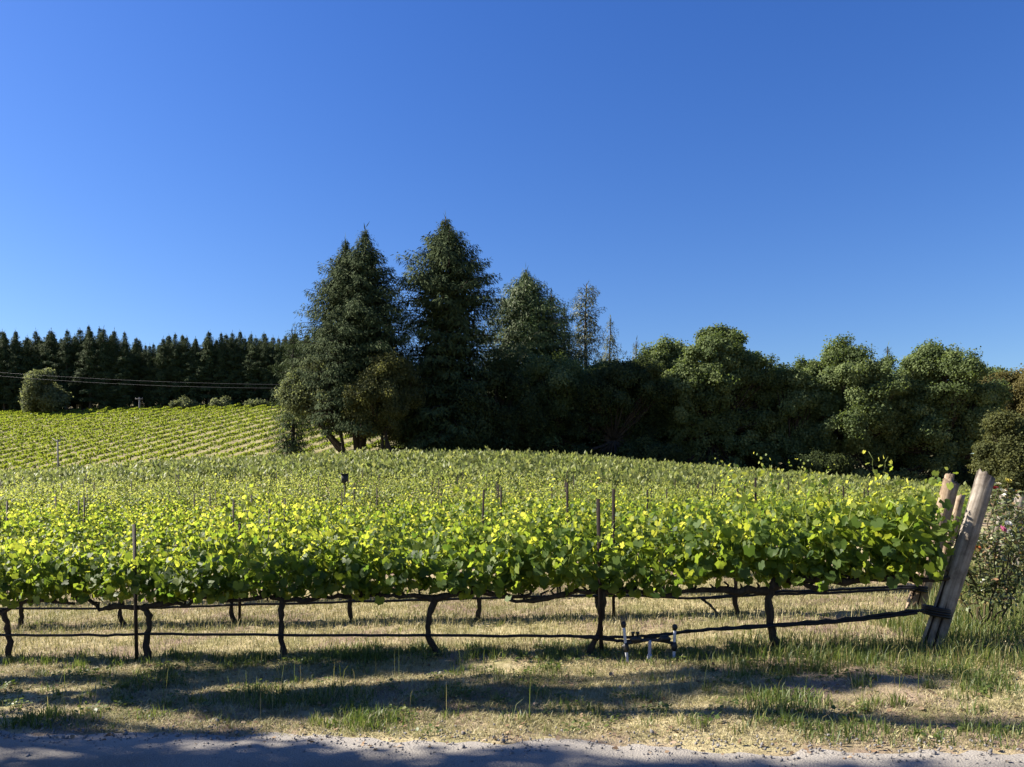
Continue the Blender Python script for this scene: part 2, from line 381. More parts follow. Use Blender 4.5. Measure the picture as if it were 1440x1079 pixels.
def vine_canopy(mb, x0, x1, zc, hgt, tmpl, step=.125, size=.088, node=.046, fill=1.0, spread=.2, shoots=None, zfun=None):
    """Shoots along the cordon from x0 to x1, each carrying alternating leaves; plus hanging leaves about the cordon."""
    P, N, T, S, TI = [], [], [], [], []
    for x in np.arange(x0, x1, step) + rng.uniform(-.05, .05, len(np.arange(x0, x1, step))):
        side = rng.choice([-1, 1]); ln = hgt * rng.uniform(.62, 1.08) * (.66 + .70 * float(NZ[6](x + hgt * 97, zc * 50, .42))) * (1.35 if rng.random() < .13 else 1)
        lean = np.array([rng.normal() * .22, side * abs(rng.normal()) * spread * 1.5, 1.0]); lean /= np.linalg.norm(lean)
        n = max(5, int(ln / node)); s = np.linspace(.02, 1, n)
        base = np.array([x, rng.normal() * .05, zc + .05 + (zfun(x) if zfun else 0)])
        c = base + np.outer(s * ln, lean) + np.outer(s ** 2, rng.normal(size=3) * np.array([.14, .12, .05])) + rng.normal(size=(n, 3)) * .012
        if shoots is not None:
            shoots.tube(c[::3], np.linspace(.006, .002, len(c[::3])), 5)
        az = rng.uniform(0, 6.28) + np.arange(n) * 2.4 + rng.normal(size=n) * .5
        outw = np.stack([np.cos(az), np.sin(az), rng.normal(size=n) * .25 + .05], 1)
        P.append(c + outw * rng.uniform(.04, .13, (n, 1)))
        N.append(outw * .55 + np.array([0, 0, .55]) + rng.normal(size=(n, 3)) * .5)
        T.append(outw * .5 + np.array([0, 0, -.75]) + rng.normal(size=(n, 3)) * .5)
        S.append(size * rng.uniform(.8, 1.2, n) * (1 - .55 * s ** 3))
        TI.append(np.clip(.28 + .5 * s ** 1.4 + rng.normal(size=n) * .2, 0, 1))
    m_ = int((x1 - x0) * 120 * fill)
    q = np.stack([rng.uniform(x0 - .05, x1 + .05, m_), rng.normal(size=m_) * spread * .8, zc + rng.beta(1.4, 2.0, m_) * hgt * .8 + .06], 1)
    if zfun: q[:, 2] += np.array([zfun(v) for v in q[:, 0]])
    q[:, 2] += .20 * (NZ[7](q[:, 0] + hgt * 31, q[:, 0] * 0 + zc * 9, .33) - .55)
    o = np.stack([rng.normal(size=m_) * .4, np.sign(q[:, 1]) * .7, rng.normal(size=m_) * .4], 1)
    P.append(q); N.append(o + np.array([0, 0, .35]) + rng.normal(size=(m_, 3)) * .35)
    T.append(o * .3 + np.array([0, 0, -.8]) + rng.normal(size=(m_, 3)) * .35); S.append(size * rng.uniform(.85, 1.25, m_)); TI.append(np.clip(.28 + rng.normal(size=m_) * .16, 0, 1))
    S = np.concatenate(S); S = np.stack([S * rng.uniform(.8, 1.1, len(S)), S, S * rng.uniform(-.4, 1.9, len(S))], 1)
    mb.cards(*tmpl, np.concatenate(P), np.concatenate(N), np.concatenate(T), S, np.concatenate(TI))

def trunk_mesh(pts, r0=.034, name='trunk'):
    mb = MB(); c = wobble_line([(a, b, h) for a, b, h in pts], 14, .006)
    s = np.linspace(0, 1, 14)
    rad = r0 * (1 - .22 * s + .55 * np.exp(-s * 9) + .35 * np.exp(-(1 - s) * 9)) * (1 + .12 * rng.normal(size=14))
    mb.tube(c, rad, 9, 0, None, .16); return mb.mesh(name, [M['vine_bark']], True)
def cordon_mesh(arms, r0=.024, name='cordon'):
    mb = MB()
    for pts in arms:
        n = max(10, int(np.linalg.norm(np.diff(np.asarray(pts, float), axis=0), axis=1).sum() / .07))
        c = wobble_line(pts, n, .010); s = np.linspace(0, 1, n)
        mb.tube(c, r0 * (1.25 - .6 * s) * (1 + .22 * rng.normal(size=n)).clip(.6, 1.6), 8, 0, None, .18)
        for i in range(2, n, 2):                    # spurs
            k = c[i]; h = rng.uniform(.04, .10)
            mb.tube([k, k + np.array([rng.normal() * .025, rng.normal() * .02, h * .6]), k + np.array([rng.normal() * .04, rng.normal() * .03, h])], [.015, .014, .008], 6)
    return mb.mesh(name, [M['vine_bark']], True)

def slope(X, Y):
    return math.atan((gz(X + .9, Y - SL * .9) - gz(X - .9, Y + SL * .9)) / 1.82)

# front row: seven vines, each after the photograph
G0 = 'grapevines of the front row'
front = [  # x of base, trunk points (along, across, up), arms, canopy x0, x1, cordon height, canopy height, label
    (-182, [(0, 0, -.05), (.03, 0, .3), (.0, 0, .66)], None, -.9, .88, .7, .70, 'outermost grapevine of the front row, past the photo edge with only leaf tips near'),
    (13, [(0, 0, -.05), (-.01, .01, .28), (-.03, 0, .48), (-.11, 0, .62)], [[(-.11, 0, .6), (.08, 0, .7), (.3, .01, .76), (.6, 0, .74), (.88, 0, .70)], [(-.11, 0, .6), (-.4, 0, .7), (-.9, 0, .72)]], -.9, .9, .72, .76,
     'front row grapevine with thin crooked trunk at the left edge of the photo'),
    (207, [(0, 0, -.05), (-.01, 0, .2), (.035, 0, .45), (.01, 0, .56), (-.06, 0, .66)], [[(-.06, 0, .64), (.35, 0, .70), (.5, 0, .63), (.66, 0, .76), (.9, 0, .72)], [(-.06, 0, .64), (-.45, 0, .67), (-.62, .0, .62), (-.7, 0, .73), (-.92, 0, .74)]], -.9, .9, .70, .70,
     'front row grapevine whose thick trunk curves round the stake beside it'),
    (401, [(0, 0, -.05), (-.04, 0, .15), (-.05, 0, .4), (-.03, 0, .7)], [[(-.03, 0, .68), (.3, 0, .67), (.55, 0, .7), (.92, 0, .69)], [(-.03, 0, .68), (-.25, 0, .72), (-.6, 0, .66), (-.9, 0, .70)]], -.9, .9, .68, .74,
     'front row grapevine with upright, slightly bowed dark trunk between two others'),
    (615, [(.02, 0, -.05), (-.02, 0, .07), (-.12, 0, .22), (-.09, 0, .42), (-.02, 0, .64)], [[(-.02, 0, .62), (.3, 0, .68), (.7, 0, .66), (.95, .03, .6), (1.05, .03, .66)], [(-.02, 0, .62), (-.35, 0, .68), (-.6, 0, .66), (-.9, 0, .69)]], -.92, 1.0, .66, .74,
     'front row grapevine with an S-bent trunk leaning at its foot'),
    (830, [(-.04, 0, -.05), (.0, 0, .08), (.1, 0, .22), (.13, 0, .5), (.14, 0, .7)], [[(.14, 0, .68), (.5, 0, .69), (.7, 0, .62), (1.1, 0, .68)], [(.14, 0, .68), (-.2, 0, .68), (-.5, 0, .6), (-.85, .02, .6), (-.98, .02, .68)]], -.95, 1.1, .68, .78,
     'front row grapevine whose slanting trunk meets the dark stake near the pipe risers'),
    (1096, [(.02, 0, -.05), (-.03, 0, .08), (-.09, 0, .22), (-.10, 0, .46), (-.11, 0, .64), (-.02, 0, .74)], [[(-.09, 0, .66), (.02, 0, .76), (.16, 0, .78), (.36, 0, .64), (.48, 0, .62)], [(.1, 0, .76), (.6, 0, .72), (1.1, 0, .74), (1.5, 0, .72), (1.72, 0, .73)], [(-.09, 0, .64), (-.5, 0, .65), (-.95, 0, .66)]], -.95, 1.72, .72, .80,
     'front row grapevine with a thick arching head and the longest arm, beside the leaning post'),
]
for n_, (x, tr, arms, x0, x1, zc, hg, lab) in enumerate(front):
    X, Y = row_at(0, x)
    root = tag(empty('grapevine', (X, Y, gr(X, Y)), (0, 0, RZ)), lab, 'grapevine', G0)
    sl = slope(X, Y)
    zf = (lambda v, s=math.tan(sl): v * s)
    big = n_ == 6
    link('trunk', trunk_mesh(tr, .045 if big else .035), root)
    arms = arms or [[(0, 0, .64), (.4, 0, .7), (.9, 0, .7)], [(0, 0, .64), (-.4, 0, .7), (-.9, 0, .7)]]
    arms = [[(a, b, c + a * math.tan(sl)) for a, b, c in ar] for ar in arms]
    link('cordon', cordon_mesh(arms, .036 if big else .026), root)
    lf, sh = MB(), MB()
    if big:
        vine_canopy(lf, x0, .5, zc, hg * 1.0, LEAF_F, .095, .073, .036, 1.7, .2, sh, zf)
        vine_canopy(lf, .5, 1.56, zc, hg * 1.28, LEAF_F, .085, .076, .036, 1.8, .22, sh, zf)
        for xs_, dz in ((1.0, .95), (1.12, 1.25), (.93, 1.22), (1.25, .9)):   # the long shoots that stand above the row
            n = 22; s = np.linspace(0, 1, n)
            c = np.array([xs_, 0, zc + .1]) + np.outer(s * dz, [rng.normal() * .1, .02, 1]) + np.outer(s ** 2, [rng.normal() * .22, 0, 0]) + rng.normal(size=(n, 3)) * .008
            sh.tube(c, np.linspace(.007, .002, n), 5)
            az = np.arange(n) * 2.5; o = np.stack([np.cos(az), np.sin(az), 0 * az + .1], 1)
            lf.cards(*LEAF_F, c + o * .05, o * .6 + np.array([0, 0, .5]) + rng.normal(size=(n, 3)) * .3, o * .5 + np.array([0, 0, -.5]), .085 * (1 - .68 * s), .55 + .4 * s)
        # the leafless cane that lies across the top
        sh.tube([(1.02, -.2, zc + .86), (1.2, -.24, zc + .74), (1.42, -.24, zc + .62), (1.6, -.2, zc + .55)], [.006, .007, .008, .009], 6)
    else:
        vine_canopy(lf, x0, x1, zc, hg, LEAF_F, .088, .065, .034, 1.8, .19, sh, zf)
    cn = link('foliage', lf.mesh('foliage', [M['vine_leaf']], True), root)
    link('shoots', sh.mesh('shoots', [M['shoot']], True), cn)

# copies for the rows behind
proto = []
for k in range(6):
    b = rng.uniform(-.12, .12)
    tr = trunk_mesh([(0, 0, -.05), (b, 0, .2), (b * .6, 0, .45), (rng.normal() * .03, 0, .68)], .034)
    co = cordon_mesh([[(0, 0, .66), (.4, 0, .70), (.9, 0, .7)], [(0, 0, .66), (-.4, 0, .70), (-.9, 0, .7)]])
    lf = MB(); vine_canopy(lf, -.9, .9, .7, rng.uniform(.74, .88), LEAF_M, .09, .061, .033, 1.8, .2)
    proto.append((tr, co, lf.mesh('foliage', [M['vine_leaf']], True)))
lite = []
for k in range(8):
    lf = MB(); vine_canopy(lf, -.92, .92, .7, rng.uniform(.70, .90), LEAF_M, .105, .060, .042, 1.7, .2)
    tk = MB(); tk.tube(wobble_line([(0, 0, -.05), (.04, 0, .3), (0, 0, .8)], 6, .01), .035, 6)
    lite.append((lf.mesh('foliage', [M['vine_leaf']], True), tk.mesh('trunk', [M['vine_bark']], True)))
fine_ = []
for k in range(8):
    lf = MB(); vine_canopy(lf, -.92, .92, .68, rng.uniform(.72, .95), KITE3, .085, .10, .05, .5, .17)
    tk = MB(); tk.tube(wobble_line([(0, 0, -.05), (.04, 0, .3), (0, 0, .8)], 6, .01), .03, 6)
    fine_.append((lf.mesh('foliage', [M['mid_vine']], True), tk.mesh('trunk', [M['vine_bark']], True)))
ORD = ['front', 'second', 'third', 'fourth', 'fifth', 'sixth', 'seventh', 'eighth', 'ninth', 'tenth', 'eleventh', 'twelfth', 'thirteenth', 'fourteenth', 'fifteenth', 'sixteenth']
def row_end(k): return 4.21 + 1.36 * k if k < 3 else 4.21 + 1.36 * k + .15
NEAR_ROWS = 14
row_x = {}
for k in range(1, NEAR_ROWS):
    Yc = 8.47 + 2.43 * k
    phase = {1: -4.07 - .05}.get(k, rng.uniform(0, 1.8))
    xe = row_end(k) - .75
    xs_ = []
    X = xe - ((xe - phase) % 1.8) if k == 1 else xe
    while True:
        Y = row_y(k, X)
        if X / Y < -.72: break
        xs_.append(X); X -= 1.8 * 1.0
    row_x[k] = xs_
    for X in xs_:
        Y = row_y(k, X) + rng.normal() * .03; sl = slope(X, Y)
        rot = (0, -sl, RZ + (math.pi if rng.random() < .5 and abs(sl) < .002 else 0))
        sc_ = rng.uniform(.94, 1.06)
        if k <= 3:
            lab = {1: 'grapevine of the second row, its trunk showing below the front row leaves',
                   2: 'grapevine of the third row, mostly hidden behind two nearer rows of leaves',
                   3: 'grapevine of the fourth row, only its bright leafy top in view'}[k]
            root = tag(empty('grapevine', (X, Y, gz(X, Y)), rot), lab, 'grapevine', 'grapevines of the %s row' % ORD[k])
            root.scale = (1, 1, sc_)
            tr, co, fo = proto[rng.integers(len(proto))]
            link('trunk', tr, root); link('cordon', co, root); link('foliage', proto[rng.integers(len(proto))][2], root)
        else:
            o = empty('grapevine', (X, Y, gz(X, Y)), rot); a_, b_ = (lite if k < 8 else fine_)[rng.integers(8)]
            link('foliage', a_, o); link('trunk', b_, o)
            o.scale = (1, 1, sc_ * rng.uniform(.95, 1.08))
            tag(o, 'grapevine of the %s row back, a leafy top seen over nearer rows' % ORD[k], 'grapevine', 'grapevines of the %s row' % ORD[k])

# everything beyond: too many vines to count, one object
mb = MB()
def far_row(P0, P1, per_m, size, mat, zt, spread=.22, h0=.55, h1=1.45, elong=1.5):
    ln = math.hypot(P1[0] - P0[0], P1[1] - P0[1]); n = int(ln * per_m)
    if n < 3: return
    t = rng.random(n); d = np.array([P1[0] - P0[0], P1[1] - P0[1]]) / ln
    X = P0[0] + (P1[0] - P0[0]) * t; Y = P0[1] + (P1[1] - P0[1]) * t
    bulge = .6 + .4 * NZ[3](X * 1.0 + P0[1] * 7, Y, .9) * 1.4
    hh = h0 + (h1 - h0) * rng.beta(1.6, 1.1, n) * bulge + (rng.random(n) < .07) * rng.uniform(.1, .4, n) * (mat == 0)
    w = rng.normal(size=n) * spread * (1.1 - .5 * (hh - h0) / (h1 - h0))
    X = X - d[1] * w; Y = Y + d[0] * w
    Pp = np.stack([X, Y, ground_z(X, Y) + hh], 1)
    N = np.stack([-d[1] * np.sign(w), d[0] * np.sign(w), np.full(n, .35)], 1) + rng.normal(size=(n, 3)) * .55
    T = np.stack([rng.normal(size=n) * .5, rng.normal(size=n) * .5, np.full(n, 1.)], 1)
    s = size * rng.uniform(.7, 1.3, n)
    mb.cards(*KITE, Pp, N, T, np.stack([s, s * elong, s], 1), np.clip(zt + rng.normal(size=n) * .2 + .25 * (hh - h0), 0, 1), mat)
k = NEAR_ROWS
while True:
    Yc = 8.47 + 2.43 * k
    if Yc > 72: break
    xe = row_end(k) - .4; xl = -.74 * Yc / (1 - .74 * SL)
    far_row((xl, row_y(k, xl)), (xe, row_y(k, xe)), 80, .15, 0, .38, .2, .5, 1.45, 2.2)
    k += 1
d = nrm(np.array([.225, 1.])); nv = np.array([d[1], -d[0]])
for q in np.arange(-175, 20, 3.4):                  # the hill block: rows running up the slope
    a = nv * q
    s0 = (84 + rng.uniform(-.5, .5) - a[1]) / d[1]; s1 = (166 - a[1]) / d[1]
    p0 = a + d * s0; p1 = a + d * s1
    if p0[0] / p0[1] > .0: continue
    segs = np.linspace(0, 1, 7)
    for i in range(6):
        A = p0 + (p1 - p0) * segs[i]; B = p0 + (p1 - p0) * segs[i + 1]
        if B[0] / B[1] < -.78 or A[0] / A[1] > -.0: continue
        far_row(tuple(A), tuple(B), 40, .25, 1, .4, .27, .2, .9, 1.2)
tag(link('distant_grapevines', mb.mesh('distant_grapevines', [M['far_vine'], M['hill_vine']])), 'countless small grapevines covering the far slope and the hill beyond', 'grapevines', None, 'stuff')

# ------------------------------------------------------------------ stakes
def stake_mesh(h, name='trellis_stake'):
    mb = MB(); w = .028
    for cx_, cy_, sx_, sy_ in ((0, 0, .042, .008), (0, .018, .008, .034)):      # a rolled T section
        mb.box((cx_, cy_, h / 2 - .1), (sx_, sy_, h + .2))
    return mb.mesh(name, [M['stake']])
st_near = stake_mesh(1.66); st_far = stake_mesh(1.72)
STK = 'thin metal trellis stakes'
for x, h, lab in ((195, 1.66, 'dark metal stake in the front row beside a curved vine trunk'), (845, 1.70, 'dark rusty stake in the front row nearest the white pipe risers')):
    X, Y = row_at(0, x)
    o = tag(link('trellis_stake', stake_mesh(h), None, (X, Y - .05, gr(X, Y)), (0, R(-1.2), RZ)), lab, 'stake', STK)
for x, h, lab in ((339, 1.72, 'dark stake of the second row poking above the leaves, between two front row trunks'), (862, 1.8, 'dark stake of the second row, behind the front row stake at the risers')):
    X, Y = row_at(1, x)
    tag(link('trellis_stake', stake_mesh(h), None, (X, Y - .06, gz(X, Y)), (0, 0, RZ)), lab, 'stake', STK)
for k in range(2, NEAR_ROWS):
    ph = rng.uniform(0, 5.4); xe = row_end(k) - 2
    X = xe - ph
    while X / row_y(k, X) > -.70:
        Y = row_y(k, X)
        o = link('trellis_stake', st_far, None, (X, Y - .05, gz(X, Y)), (rng.normal() * .02, rng.normal() * .02, RZ))
        o.scale = (1, 1, rng.uniform(.98, 1.14))
        tag(o, 'thin dark stake of the %s row, its tip above the leaves' % ORD[k], 'stake', 'trellis stakes of the %s row' % ORD[k])
        X -= 5.4

# ------------------------------------------------------------------ leaning end posts
def post_mesh(L_, r0, r1, seed):
    r = np.random.default_rng(seed); mb = MB(); n, seg = 16, 20
    pts = np.stack([.012 * np.sin(np.linspace(0, 3, n)), .01 * np.cos(np.linspace(0, 4, n)), np.linspace(-.35, L_, n)], 1)
    v, q = [], []
    ph = r.uniform(0, 6.28)
    for i in range(n):
        th = np.arange(seg) * 2 * math.pi / seg; s = i / (n - 1)
        rad = (r0 + (r1 - r0) * s) * (1 + .035 * np.cos(3 * th + ph) + .02 * r.normal(size=seg))
        rad = rad * (1 - .16 * (np.abs(((th - ph + math.pi) % 6.283) - math.pi) < .17) * .4)     # a drying split
        z = pts[i, 2] + (0 if i < n - 1 else 1) * (.03 * np.cos(th - ph) + .012 * r.normal(size=seg))
        v.append(np.stack([pts[i, 0] + rad * np.cos(th), pts[i, 1] + rad * np.sin(th), z + 0 * th], 1))
    v = np.concatenate(v)
    for i in range(n - 1):
        for k in range(seg): q.append((i * seg + k, i * seg + (k + 1) % seg, (i + 1) * seg + (k + 1) % seg, (i + 1) * seg + k))
    mb.add(np.vstack([v, pts[-1] - np.array([0, 0, .012])]), [(len(v), (n - 1) * seg + k, (n - 1) * seg + (k + 1) % seg) for k in range(seg)], q)
    return mb
def end_post(xb, vb, xt, vt, Y, r, mat, seed, lab, lean_y=0.0, hide=0.0):
    a = px(xb, vb, Y); b = px(xt, vt, Y + lean_y); d_ = b - a
    o = link('end_post', post_mesh(float(np.linalg.norm(d_)), r * 1.22, r, seed).mesh('end_post', [mat], True), None, a)
    o.rotation_mode = 'QUATERNION'; o.rotation_quaternion = Vector((0, 0, 1)).rotation_difference(Vector(d_))
    return tag(o, lab, 'post', 'leaning wooden end posts')
X0p, Y0p = row_at(0, 1302)
end_post(1306, 918, 1386, 669, Y0p, .086, M['grey_post'], 1, 'big grey leaning end post of the front row with black hose tied round it')
X1p, Y1p = row_at(1, 1288)
end_post(1281, 872, 1337, 677, Y1p + .0, .10, M['tan_post'], 2, 'thick tan leaning end post just behind the vines, second from the road')
end_post(1300, 850, 1335, 667, Y1p + 2.0, .07, M['tan_post'], 3, 'thin tan post whose tip shows above the second leaning post')
end_post(1322, 800, 1349, 697, Y1p + 3.2, .085, M['tan_post'], 4, 'short tan end post glimpsed between the two big leaning posts')
end_post(1396, 770, 1411, 697, 17.5, .09, M['grey_post'], 5, 'small brownish end post behind the rose bush, below the yellow rose')
end_post(1414, 770, 1435, 698, 16.0, .095, M['grey_post'], 6, 'small pale grey leaning end post at the edge of the photo')
end_post(1432, 790, 1446, 712, 15.0, .08, M['grey_post'], 7, 'dark end post cut off by the right edge of the photo')

# ------------------------------------------------------------------ irrigation
def hose_obj(k, pts, rad, lab, extra=None):
    mb = MB()
    for pl in [pts] + (extra or []):
        P3 = []
        for x, v, dy in pl:
            X, Y = row_at(k, x); P3.append(px(x, v, Y + dy))
        P3 = np.array(P3); n = len(P3) * 8
        t = np.linspace(0, len(P3) - 1, n)
        c = np.stack([np.interp(t, np.arange(len(P3)), P3[:, i]) for i in range(3)], 1)
        ker = np.ones(5) / 5
        for i in range(3): c[2:-2, i] = np.convolve(c[:, i], ker, 'valid')
        c[2:-2, 2] += rng.normal(size=n - 4) * .0035
        mb.tube(c, rad, 8, 0, .5)
    return tag(link('drip_hose', mb.mesh('drip_hose', [M['hose']], True)), lab, 'hose', 'black drip hoses')
hose_obj(0, [(-60, 893, -.03), (100, 894, -.03), (200, 892, -.03), (400, 893, -.03), (600, 894, -.03), (800, 894, -.03), (880, 897, -.04), (935, 892, -.04), (1010, 884, -.04), (1085, 879, -.05), (1200, 870, -.06), (1284, 859, -.1), (1300, 858, -.14)], .016,
         'black drip hose along the front row tied to the big grey post',
         [[(790, 894, -.04), (850, 899, -.04), (878, 902, -.05), (915, 900, -.06)], [(905, 899, -.06), (960, 888, -.05), (1085, 881, -.06), (1200, 873, -.07), (1290, 862, -.13)]])
hose_obj(1, [(-60, 856, -.03), (190, 856, -.03), (330, 851, -.03), (480, 847, -.03), (620, 843, -.03), (760, 839, -.03), (880, 838, -.03), (985, 842, -.03), (1060, 833, -.03), (1150, 831, -.03), (1240, 826, -.05), (1292, 824, -.13)], .017,
         'black drip hose along the second row, just under the front row leaves',
         [[(985, 841, -.04), (1000, 852, -.06), (1020, 878, -.1)], [(985, 842, -.05), (1060, 837, -.05), (1170, 834, -.05), (1290, 827, -.13)]])
# the hose lashing round the front post
mb = MB(); cpt = px(1317, 862, Y0p); th = np.linspace(0, 6.28, 25)
for dz, rr in ((-.02, .122), (.005, .124), (.03, .122), (.05, .119)):
    mb.tube(np.stack([cpt[0] + rr * np.cos(th) * 1.02, cpt[1] + rr * np.sin(th), cpt[2] + dz + .12 * rr * np.cos(th) * -1.5], 1), .015, 7, 0, .5, cap=False)
tag(link('hose_lashing', mb.mesh('hose_lashing', [M['hose']], True)), 'black hose end lashed round the big grey leaning post', 'hose')
mb = MB(); cpt = px(1290, 829, Y1p)
for dz, rr in ((-.01, .12), (.02, .122), (.045, .12)):
    mb.tube(np.stack([cpt[0] + .01 + rr * np.cos(th) * 1.02, cpt[1] + rr * np.sin(th), cpt[2] + dz - .18 * rr * np.cos(th)], 1), .015, 7, 0, .5, cap=False)
tag(link('hose_lashing', mb.mesh('hose_lashing', [M['hose']], True)), 'black hose end lashed round the tan second post', 'hose')

Xr, Yr = row_at(0, 913); Yr -= .22
B0 = px(913, 940, Yr)
man = tag(empty('irrigation_riser', tuple(B0)), 'white and grey pipe risers, black valves, at the foot of the front row', 'pipe riser')
def loc(x, v, dy=0.0): return px(x, v, Yr + dy) - B0
for xb, vb, xt, vt, hd, mt in ((884, 946, 877, 880, True, 'pvc'), (913, 944, 914, 900, False, 'purple_pvc'), (947, 946, 949, 884, True, 'pvc')):
    mb = MB(); a, b = loc(xb, vb), loc(xt, vt)
    mb.tube([a + (b - a) * s for s in np.linspace(0, 1, 8)], .0155 if hd else .018, 12, 0, .5)
    if not hd:
        mb.tube([a, a + (b - a) * .52, a + (b - a) * .55], [.027, .027, .02], 12, 0, .5)
    pipe = link('riser_pipe', mb.mesh('riser_pipe', [M[mt]], True), man)
    if hd:
        mb = MB(); d_ = (b - a) / np.linalg.norm(b - a)
        mb.tube([b - d_ * .02, b, b + d_ * .012, b + d_ * .035, b + d_ * .045], [.019, .026, .03, .026, .012], 12)
        link('cap', mb.mesh('cap', [M['valve']], True), pipe)
        c = a + (b - a) * (.56 if xb < 900 else .62)
        mb = MB(); mb.tube([c - d_ * .06, c - d_ * .03, c, c + d_ * .035], [.02, .029, .031, .022], 12)
        mb.tube([c - np.array([.04, 0, .0]), c + np.array([.02, 0, 0])], .013, 8)
        link('coupling', mb.mesh('coupling', [M['valve']], True), pipe)
mb = MB()
mb.tube([loc(879, 905), loc(895, 903), loc(912, 900), loc(930, 901), loc(948, 905)], [.015, .017, .015, .018, .015], 10)
link('cross_pipe', mb.mesh('cross_pipe', [M['valve']], True), man)
for (xa, va), sgn in (((894, 899), 1), ((934, 898), 0)):
    mb = MB(); c = loc(xa, va)
    mb.tube([c + np.array([-.05, 0, -.02]), c + np.array([-.02, 0, 0]), c + np.array([.03, 0, .0]), c + np.array([.06, 0, -.02])], [.022, .036, .036, .022], 12)
    if sgn:
        for dx in (-.03, .02):
            mb.tube([c + np.array([dx, 0, .01]), c + np.array([dx, 0, .055]), c + np.array([dx, 0, .06]), c + np.array([dx, 0, .075])], [.013, .013, .02, .018], 10)
    link('valve', mb.mesh('valve', [M['valve']], True), man)

# ------------------------------------------------------------------ small things in the field
pt = px(485, 704, 29); g_ = gz(pt[0], 29)
root = tag(empty('bird_box', (pt[0], 29, g_)), 'dark little box on a thin pole rising out of the middle of the vines', 'bird box')
ztop = px(485, 666, 29)[2] - g_
mb = MB(); mb.tube([(0, 0, -.2), (0, 0, ztop - .3)], .03, 8); link('pole', mb.mesh('pole', [M['stake']], True), root)
mb = MB(); mb.box((0, 0, ztop - .19), (.24, .22, .34)); link('box', mb.mesh('box', [M['bird_box']]), root)
mb = MB(); mb.box((0, -.02, ztop - .02), (.32, .32, .03)); link('roof', mb.mesh('roof', [M['bird_box']]), root)

pt = px(81, 662, 78); g_ = gz(pt[0], 78)
root = tag(empty('wooden_pole', (pt[0], 78, g_)), 'tall pale pole with short crossed arms standing at the foot of the hill vineyard', 'pole')
zt = px(81, 618, 78)[2] - g_
mb = MB(); mb.tube([(0, 0, -.3), (.05, 0, zt * .5), (0, 0, zt)], [.10, .09, .07], 8); link('post', mb.mesh('post', [M['pole']], True), root)
mb = MB(); mb.tube([(-.5, 0, zt + .1), (0, 0, zt - .25), (.45, 0, zt + .05)], .05, 6); link('arm', mb.mesh('arm', [M['pole']], True), root)

pt = px(196, 585, 164); g_ = gz(pt[0], 164); zt = px(196, 559, 164)[2] - g_
root = tag(empty('utility_pole', (pt[0], 164, g_)), 'short pale utility pole with a small crossarm before the dark conifers', 'utility pole')
mb = MB(); mb.tube([(0, 0, -.5), (0, 0, zt)], [.2, .15], 8); link('post', mb.mesh('post', [M['pole']], True), root)
mb = MB(); mb.box((0, -.15, zt - .35), (1.6, .14, .16)); mb.tube([(-.7, -.15, zt - .3), (-.7, -.15, zt)], .06, 6); mb.tube([(.7, -.15, zt - .3), (.7, -.15, zt)], .06, 6)
link('crossarm', mb.mesh('crossarm', [M['pole']]), root)
for (y0, y1, sag, lab) in ((524, 541, 4, 'upper of the two power cables strung before the conifer forest'), (529, 546, 5, 'lower of the two power cables strung before the conifer forest')):
    mb = MB(); s = np.linspace(-.15, 1.35, 40)
    c = np.array([px(400 * t, y0 + (y1 - y0) * t + sag * 4 * t * (1 - t) * .8, 120 - 12 * t) for t in s])
    mb.tube(c, .012, 5); tag(link('power_cable', mb.mesh('power_cable', [M['cable']], True)), lab, 'cable', 'power cables')

# ------------------------------------------------------------------ trees
CON_D = leaf_mat('dark conifer needles', [(0, (.024, .038, .016)), (.5, (.058, .085, .034)), (1, (.115, .145, .055))], None, .12, .8, .08)
CON_L = leaf_mat('light conifer needles', [(0, (.030, .054, .016)), (.5, (.072, .112, .032)), (1, (.125, .165, .048))], None, .18, .6, .25)
CON_B = leaf_mat('grey-green conifer needles', [(0, (.05, .065, .04)), (.5, (.10, .125, .07)), (1, (.17, .19, .11))], None, .15, .6, .25)
def up(st, f): return [(p, tuple(k * f for k in c)) for p, c in st]
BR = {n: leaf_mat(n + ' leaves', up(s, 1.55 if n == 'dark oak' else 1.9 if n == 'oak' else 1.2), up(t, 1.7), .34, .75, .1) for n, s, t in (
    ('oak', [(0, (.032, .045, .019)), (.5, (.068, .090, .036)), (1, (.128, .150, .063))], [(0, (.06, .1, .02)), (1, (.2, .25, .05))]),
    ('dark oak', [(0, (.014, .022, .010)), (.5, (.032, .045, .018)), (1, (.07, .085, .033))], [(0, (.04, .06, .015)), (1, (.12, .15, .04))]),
    ('olive', [(0, (.036, .044, .018)), (.5, (.072, .082, .030)), (1, (.135, .14, .055))], [(0, (.07, .08, .02)), (1, (.18, .18, .05))]),
    ('pale', [(0, (.055, .07, .034)), (.5, (.105, .125, .06)), (1, (.19, .21, .11))], [(0, (.1, .13, .04)), (1, (.28, .3, .12))]),
    ('brown', [(0, (.045, .042, .016)), (.5, (.095, .085, .03)), (1, (.16, .14, .055))], [(0, (.09, .08, .02)), (1, (.24, .2, .06))]),
)}
